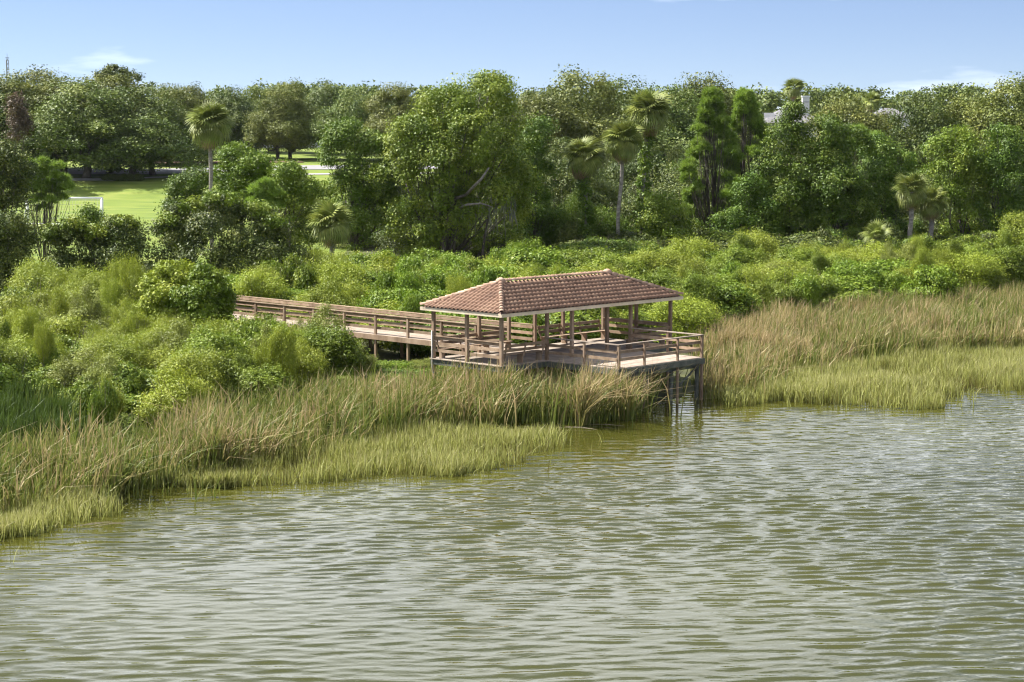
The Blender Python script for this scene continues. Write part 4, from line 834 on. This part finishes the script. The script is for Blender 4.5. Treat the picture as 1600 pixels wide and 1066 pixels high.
def reedbed(name, label, poly, dens, hh, dry, seed, mat='reed', w=.02,  bend=.35, cat='reeds', lean=.10, z=None, under=False):
    r = np.random.default_rng(seed); P = (_scatter0 if under else scatter)(r, poly, dens)
    P = P + .75 * np.stack([patchy(P, 1.1, seed + 5), patchy(P, 1.1, seed + 6)], 1)             # ragged edge
    P = P + (r.random(len(P)) < .10)[:, None] * r.normal(0, .9, (len(P), 2)); P = P if under else P[keep_off(P)]
    pt = patchy(P, .9, seed); P = P[r.random(len(P)) < .8 + .3 * pt]; pt = patchy(P, .9, seed); n = len(P)
    h = (hh[0] + (hh[1] - hh[0]) * r.random(n)) * (1 + .14 * patchy(P, 1.4, seed + 1) + (.17 * np.exp(-((P[:, 0] - 1) / 6) ** 4) if seed == 31 else 0)); db = np.clip(.14 + .1 * r.random(n) + .10 * pt, 0, 1)
    dd = dry(P) if callable(dry) else dry; isdry = r.random(n) < np.clip(dd + .18 * pt, .03, .97)
    tip = np.where(isdry, .7 + .3 * r.random(n), .2 + .3 * r.random(n)); db = np.where(isdry & (r.random(n) < .5), db + .25, db)
    bd = bend * np.abs(r.normal(0, 1.25, n)); z0 = np.minimum(gh(P[:, 0], P[:, 1]), .25) - .05
    z0 = np.maximum(z0, -.3); h = h - np.minimum(z0, 0)
    V, F, A = blades(r, P, z0, h, np.full(n, w) * r.uniform(.6, 1.2, n), lean + .08 * r.normal(size=n), bd, db, tip, wind=(.3, -.1) if mat == 'grass' else (1.0, -.25))
    return tag(link(name, npmesh(name, V, F, M[mat], A)), label, cat, kind='stuff')
def dry_left(P): return np.interp(P[:, 0], [-24, -12, -3, 2, 8], [.38, .42, .42, .62, .72])
reedbed('cattail_bed', 'tall cattails with tan leaning tips in front of the pavilion and left shore',
        pz([(-80,815),(0,806),(150,786),(300,750),(400,728),(520,702),(640,684),(760,670),(870,668),(960,662),(1015,652),(1045,632),(1040,610),(1000,608),(940,615),(850,622),(700,630),(600,640),(500,655),(400,672),(300,692),(150,728),(0,735),(-80,735)], 0), 64, (1.35, 2.4), dry_left, 31, w=.031)
reedbed('cattail_bed', 'thin cattails under the boardwalk and behind the pavilion', pz([(620,590),(700,575),(850,565),(1000,560),(1090,545),(1060,520),(900,515),(700,525),(640,545)], 0), 30, (1.0, 1.6), .5, 32, w=.024)
reedbed('cattail_bed', 'tall brown cattails right of the viewing deck running to the right edge',
        pz([(1098,622),(1130,628),(1175,620),(1240,592),(1330,574),(1450,562),(1660,548),(1660,468),(1400,500),(1250,520),(1120,520),(1085,545),(1090,590)], 0), 60, (1.35, 2.15), lambda P: np.interp(P[:, 0], [9, 14, 18, 26], [.74, .70, .52, .42]), 33, w=.028, bend=.26)
reedbed('cattail_bed', 'shaded cattails growing under the pavilion floor and the left part of the viewing deck', pz([(690,625),(800,630),(900,628),(985,618),(1035,600),(1010,575),(900,570),(760,580),(690,590)], 0), 40, (1.0, 1.45), .5, 38, w=.03, under=True, lean=.04)
reedbed('marsh_grass', 'short pale olive marsh grass along the left water edge',
        pz([(-80,872),(0,850),(50,840),(110,822),(150,812),(168,788),(230,772),(300,768),(450,760),(560,748),(680,742),(770,732),(840,716),(872,698),(868,684),(800,676),(700,680),(600,690),(500,705),(400,722),(300,742),(150,765),(0,785),(-80,800)], 0), 200, (.35, .85), .45, 34, 'grass', .019, .2, 'marsh grass')
reedbed('marsh_grass', 'short pale olive marsh grass in front of the brown cattails at right',
        pz([(1120,630),(1200,633),(1300,634),(1400,636),(1470,634),(1500,622),(1520,612),(1660,608),(1660,548),(1450,562),(1330,574),(1240,592),(1175,618)], 0), 170, (.45, 1.0), .5, 35, 'grass', .021, .2, 'marsh grass')
reedbed('iris_clump', 'clump of dark green broad bladed plants at the left edge in front of the shrubs', pz([(-60,720),(60,722),(130,705),(140,672),(60,655),(-60,655)], .1), 60, (1.3, 1.9), 0, 36, 'iris', .045, .15, 'plant', .05)
reedbed('reed_tuft', 'sparse green reed stems standing in open water off the left marsh', pz([(180,790),(230,782),(300,790),(308,772),(260,768),(190,775)], 0), 9, (.7, 1.3), .35, 37, 'reed', .02, .3, 'reeds')
# dead stalks lying at the water line
r = nrng()
for i, (xp, yp, ln, lab) in enumerate(((838, 676, 2.2, 'dead pale reed stalk afloat at the tip of the left marsh'), (905, 668, 1.6, 'dead pale reed stalk afloat below the cattails under the deck'), (142, 824, 1.4, 'pale dead stalk mat afloat at the lower left marsh edge'))):
    p = gp(xp, yp, 0); o = empty('floating_stalk', (p[0], p[1], .02), r.normal() * .2); tag(o, lab, 'reed stalk'); mb = MB()
    for k in range(3): q = r.normal(size=2) * (.5, .3); a = r.normal() * .25; mb.tube([(q[0] - ln/2*math.cos(a), q[1] - ln/2*math.sin(a), .01), (q[0], q[1], .05), (q[0] + ln/2*math.cos(a), q[1] + ln/2*math.sin(a), .02)], (.008, .012, .006), 4)
    mb.obj('stalk', M['litter'], o)

# ------------------------------------------------------------------ goal, houses, mast
def goal():
    c = at(160, 338, 204); g = gz(c[0], 204); o = empty('football_goal', (c[0], 204, g), 0.06); tag(o, 'white football goal with net on the lawn behind the slender pine', 'goal')
    for x in (0, -7.32): mb = MB(); mb.tube([(x, 0, -.1), (x, 0, 2.44)], (.12, .12), 8); mb.obj('post', M['white'], o, True)
    mb = MB(); mb.tube([(.06, 0, 2.44), (-7.38, 0, 2.44)], (.12, .12), 8); mb.obj('crossbar', M['white'], o, True)
    for x in (0, -7.32): mb = MB(); mb.tube([(x, 0, 2.42), (x, -.9, 2.3), (x, -2.2, 0)], (.035, .035, .035), 6); mb.obj('stay', M['white'], o, True)
    mb = MB(); mb.tube([(0, -2.2, .04), (-7.32, -2.2, .04)], (.035, .035), 6); mb.obj('ground_bar', M['white'], o, True)
    mb = MB()
    for i in range(25):
        x = -7.32 * i / 24; mb.tube([(x, 0, 2.42), (x, -.9, 2.25), (x, -2.2, .04)], (.012,) * 3, 3, False)
    for k in range(9):
        t = k / 8; y = -.9 * min(1, t * 2.5) - 1.3 * max(0, (t - .4) / .6); z = 2.42 - .17 * min(1, t * 2.5) - 2.2 * max(0, (t - .4) / .6); mb.tube([(0, y, z), (-7.32, y, z)], (.012, .012), 3, False)
    mb.obj('net', M['net'], o)
goal()
def house(label, xp, Y, ridge_y, w, d, chim=None, wallh=5.6, rz=0.0):
    c = at(xp, ridge_y, Y); g = gz(c[0], Y); zt = c[2] - g; ev = zt - d * .22; o = empty('house', (c[0], Y, g), rz); tag(o, label, 'house', 'houses beyond the trees')
    part('wall', M['stucco'], o, (-w/2, w/2, -d/2, d/2, -.5, ev))
    e = .5; mb = MB(); P_ = [(-w/2-e,-d/2-e,ev-.1),(w/2+e,-d/2-e,ev-.1),(w/2+e,d/2+e,ev-.1),(-w/2-e,d/2+e,ev-.1),(-w/2+d*.35,0,zt),(w/2-d*.35,0,zt)]
    mb.add(P_, [(0,1,5,4),(1,2,5),(2,3,4,5),(3,0,4),(3,2,1,0)]); rf = mb.obj('roof', M['shingle'], o)
    for k in range(4):
        x = -w/2 + (k + .5) * w / 4
        for z in (1.0, 3.9):
            if z + 1.3 > ev: continue
            wd = part('window', M['white'], o, (x-.6, x+.6, -d/2-.06, -d/2+.01, z, z+1.35)); part('pane', M['glass'], wd, (x-.5, x+.5, -d/2-.075, -d/2-.055, z+.1, z+1.25))
    if chim is not None:
        ch = part('chimney', M['stucco'], o, (chim-.42, chim+.42, -2.2, -1.3, ev - 1, zt + 1.25)); part('chimney_cap', M['white'], ch, (chim-.5, chim+.5, -2.28, -1.22, zt + 1.25, zt + 1.42)); part('chimney_band', M['shingle'], ch, (chim-.435, chim+.435, -2.215, -1.285, zt + .62, zt + .7))
    mb = MB(); mb.add([(-3.5,-d*.36,ev+.25+d*.03),(-2.2,-d*.36,ev+.25+d*.03),(-2.2,-d*.28,ev+.85+d*.03),(-3.5,-d*.28,ev+.85+d*.03)], [(0,1,2,3)]); mb.obj('roof_vent', M['steel'], rf)
house('grey roofed house with white chimney behind the pointed tree', 1234, 256, 168, 7.0, 8, 1.7)
house('second grey roofed house half hidden between olive oaks at right', 1388, 268, 169, 4.6, 5, None)
house('pale house glimpsed behind the trunks beyond the far lawn', 405, 350, 190, 26, 9, None)
c = at(11, 84, 330); g = gz(c[0], 330); o = empty('lattice_mast', (c[0], 330, g)); tag(o, 'thin grey lattice mast rising above the trees at the far left', 'mast'); hh = c[2] - g
for k in range(3):
    a = k * 2.094; mb = MB(); mb.tube([(.3*math.cos(a), .3*math.sin(a), 0), (.22*math.cos(a), .22*math.sin(a), hh - 1)], (.06, .05), 5); mb.obj('leg', M['steel'], o)
mb = MB()
for i in range(22):
    z0_, z1_ = hh * i / 23, hh * (i + 1) / 23
    for k in range(3):
        a, b_ = k * 2.094, (k + 1) * 2.094; mb.tube([(.26*math.cos(a), .26*math.sin(a), z0_), (.26*math.cos(b_), .26*math.sin(b_), z1_)], (.03, .03), 4, False)
mb.obj('lattice', M['steel'], o); mb = MB(); mb.tube([(0, 0, hh - 1.2), (0, 0, hh)], (.05, .03), 5); mb.tube([(-.3, 0, hh - .6), (.3, 0, hh - .6)], (.04, .04), 4); mb.obj('antenna', M['steel'], o)

# ------------------------------------------------------------------ humid summer air
mb = MB(); mb.box(-2600, 2600, -160, 5100, -3.5, 24.0)
hm = bpy.data.materials.new('humid_air'); hm.use_nodes = True; hn = hm.node_tree.nodes; hn.clear()
ho = hn.new('ShaderNodeOutputMaterial'); hv = hn.new('ShaderNodeVolumePrincipled'); hv.inputs['Color'].default_value = (0.86, 0.92, 1.0, 1); hv.inputs['Density'].default_value = 0.000025
hv.inputs['Anisotropy'].default_value = 0.3
hm.node_tree.links.new(hv.outputs[0], ho.inputs['Volume'])
tag(mb.obj('haze', hm), 'thin pale summer haze in the air', 'haze', kind='stuff')
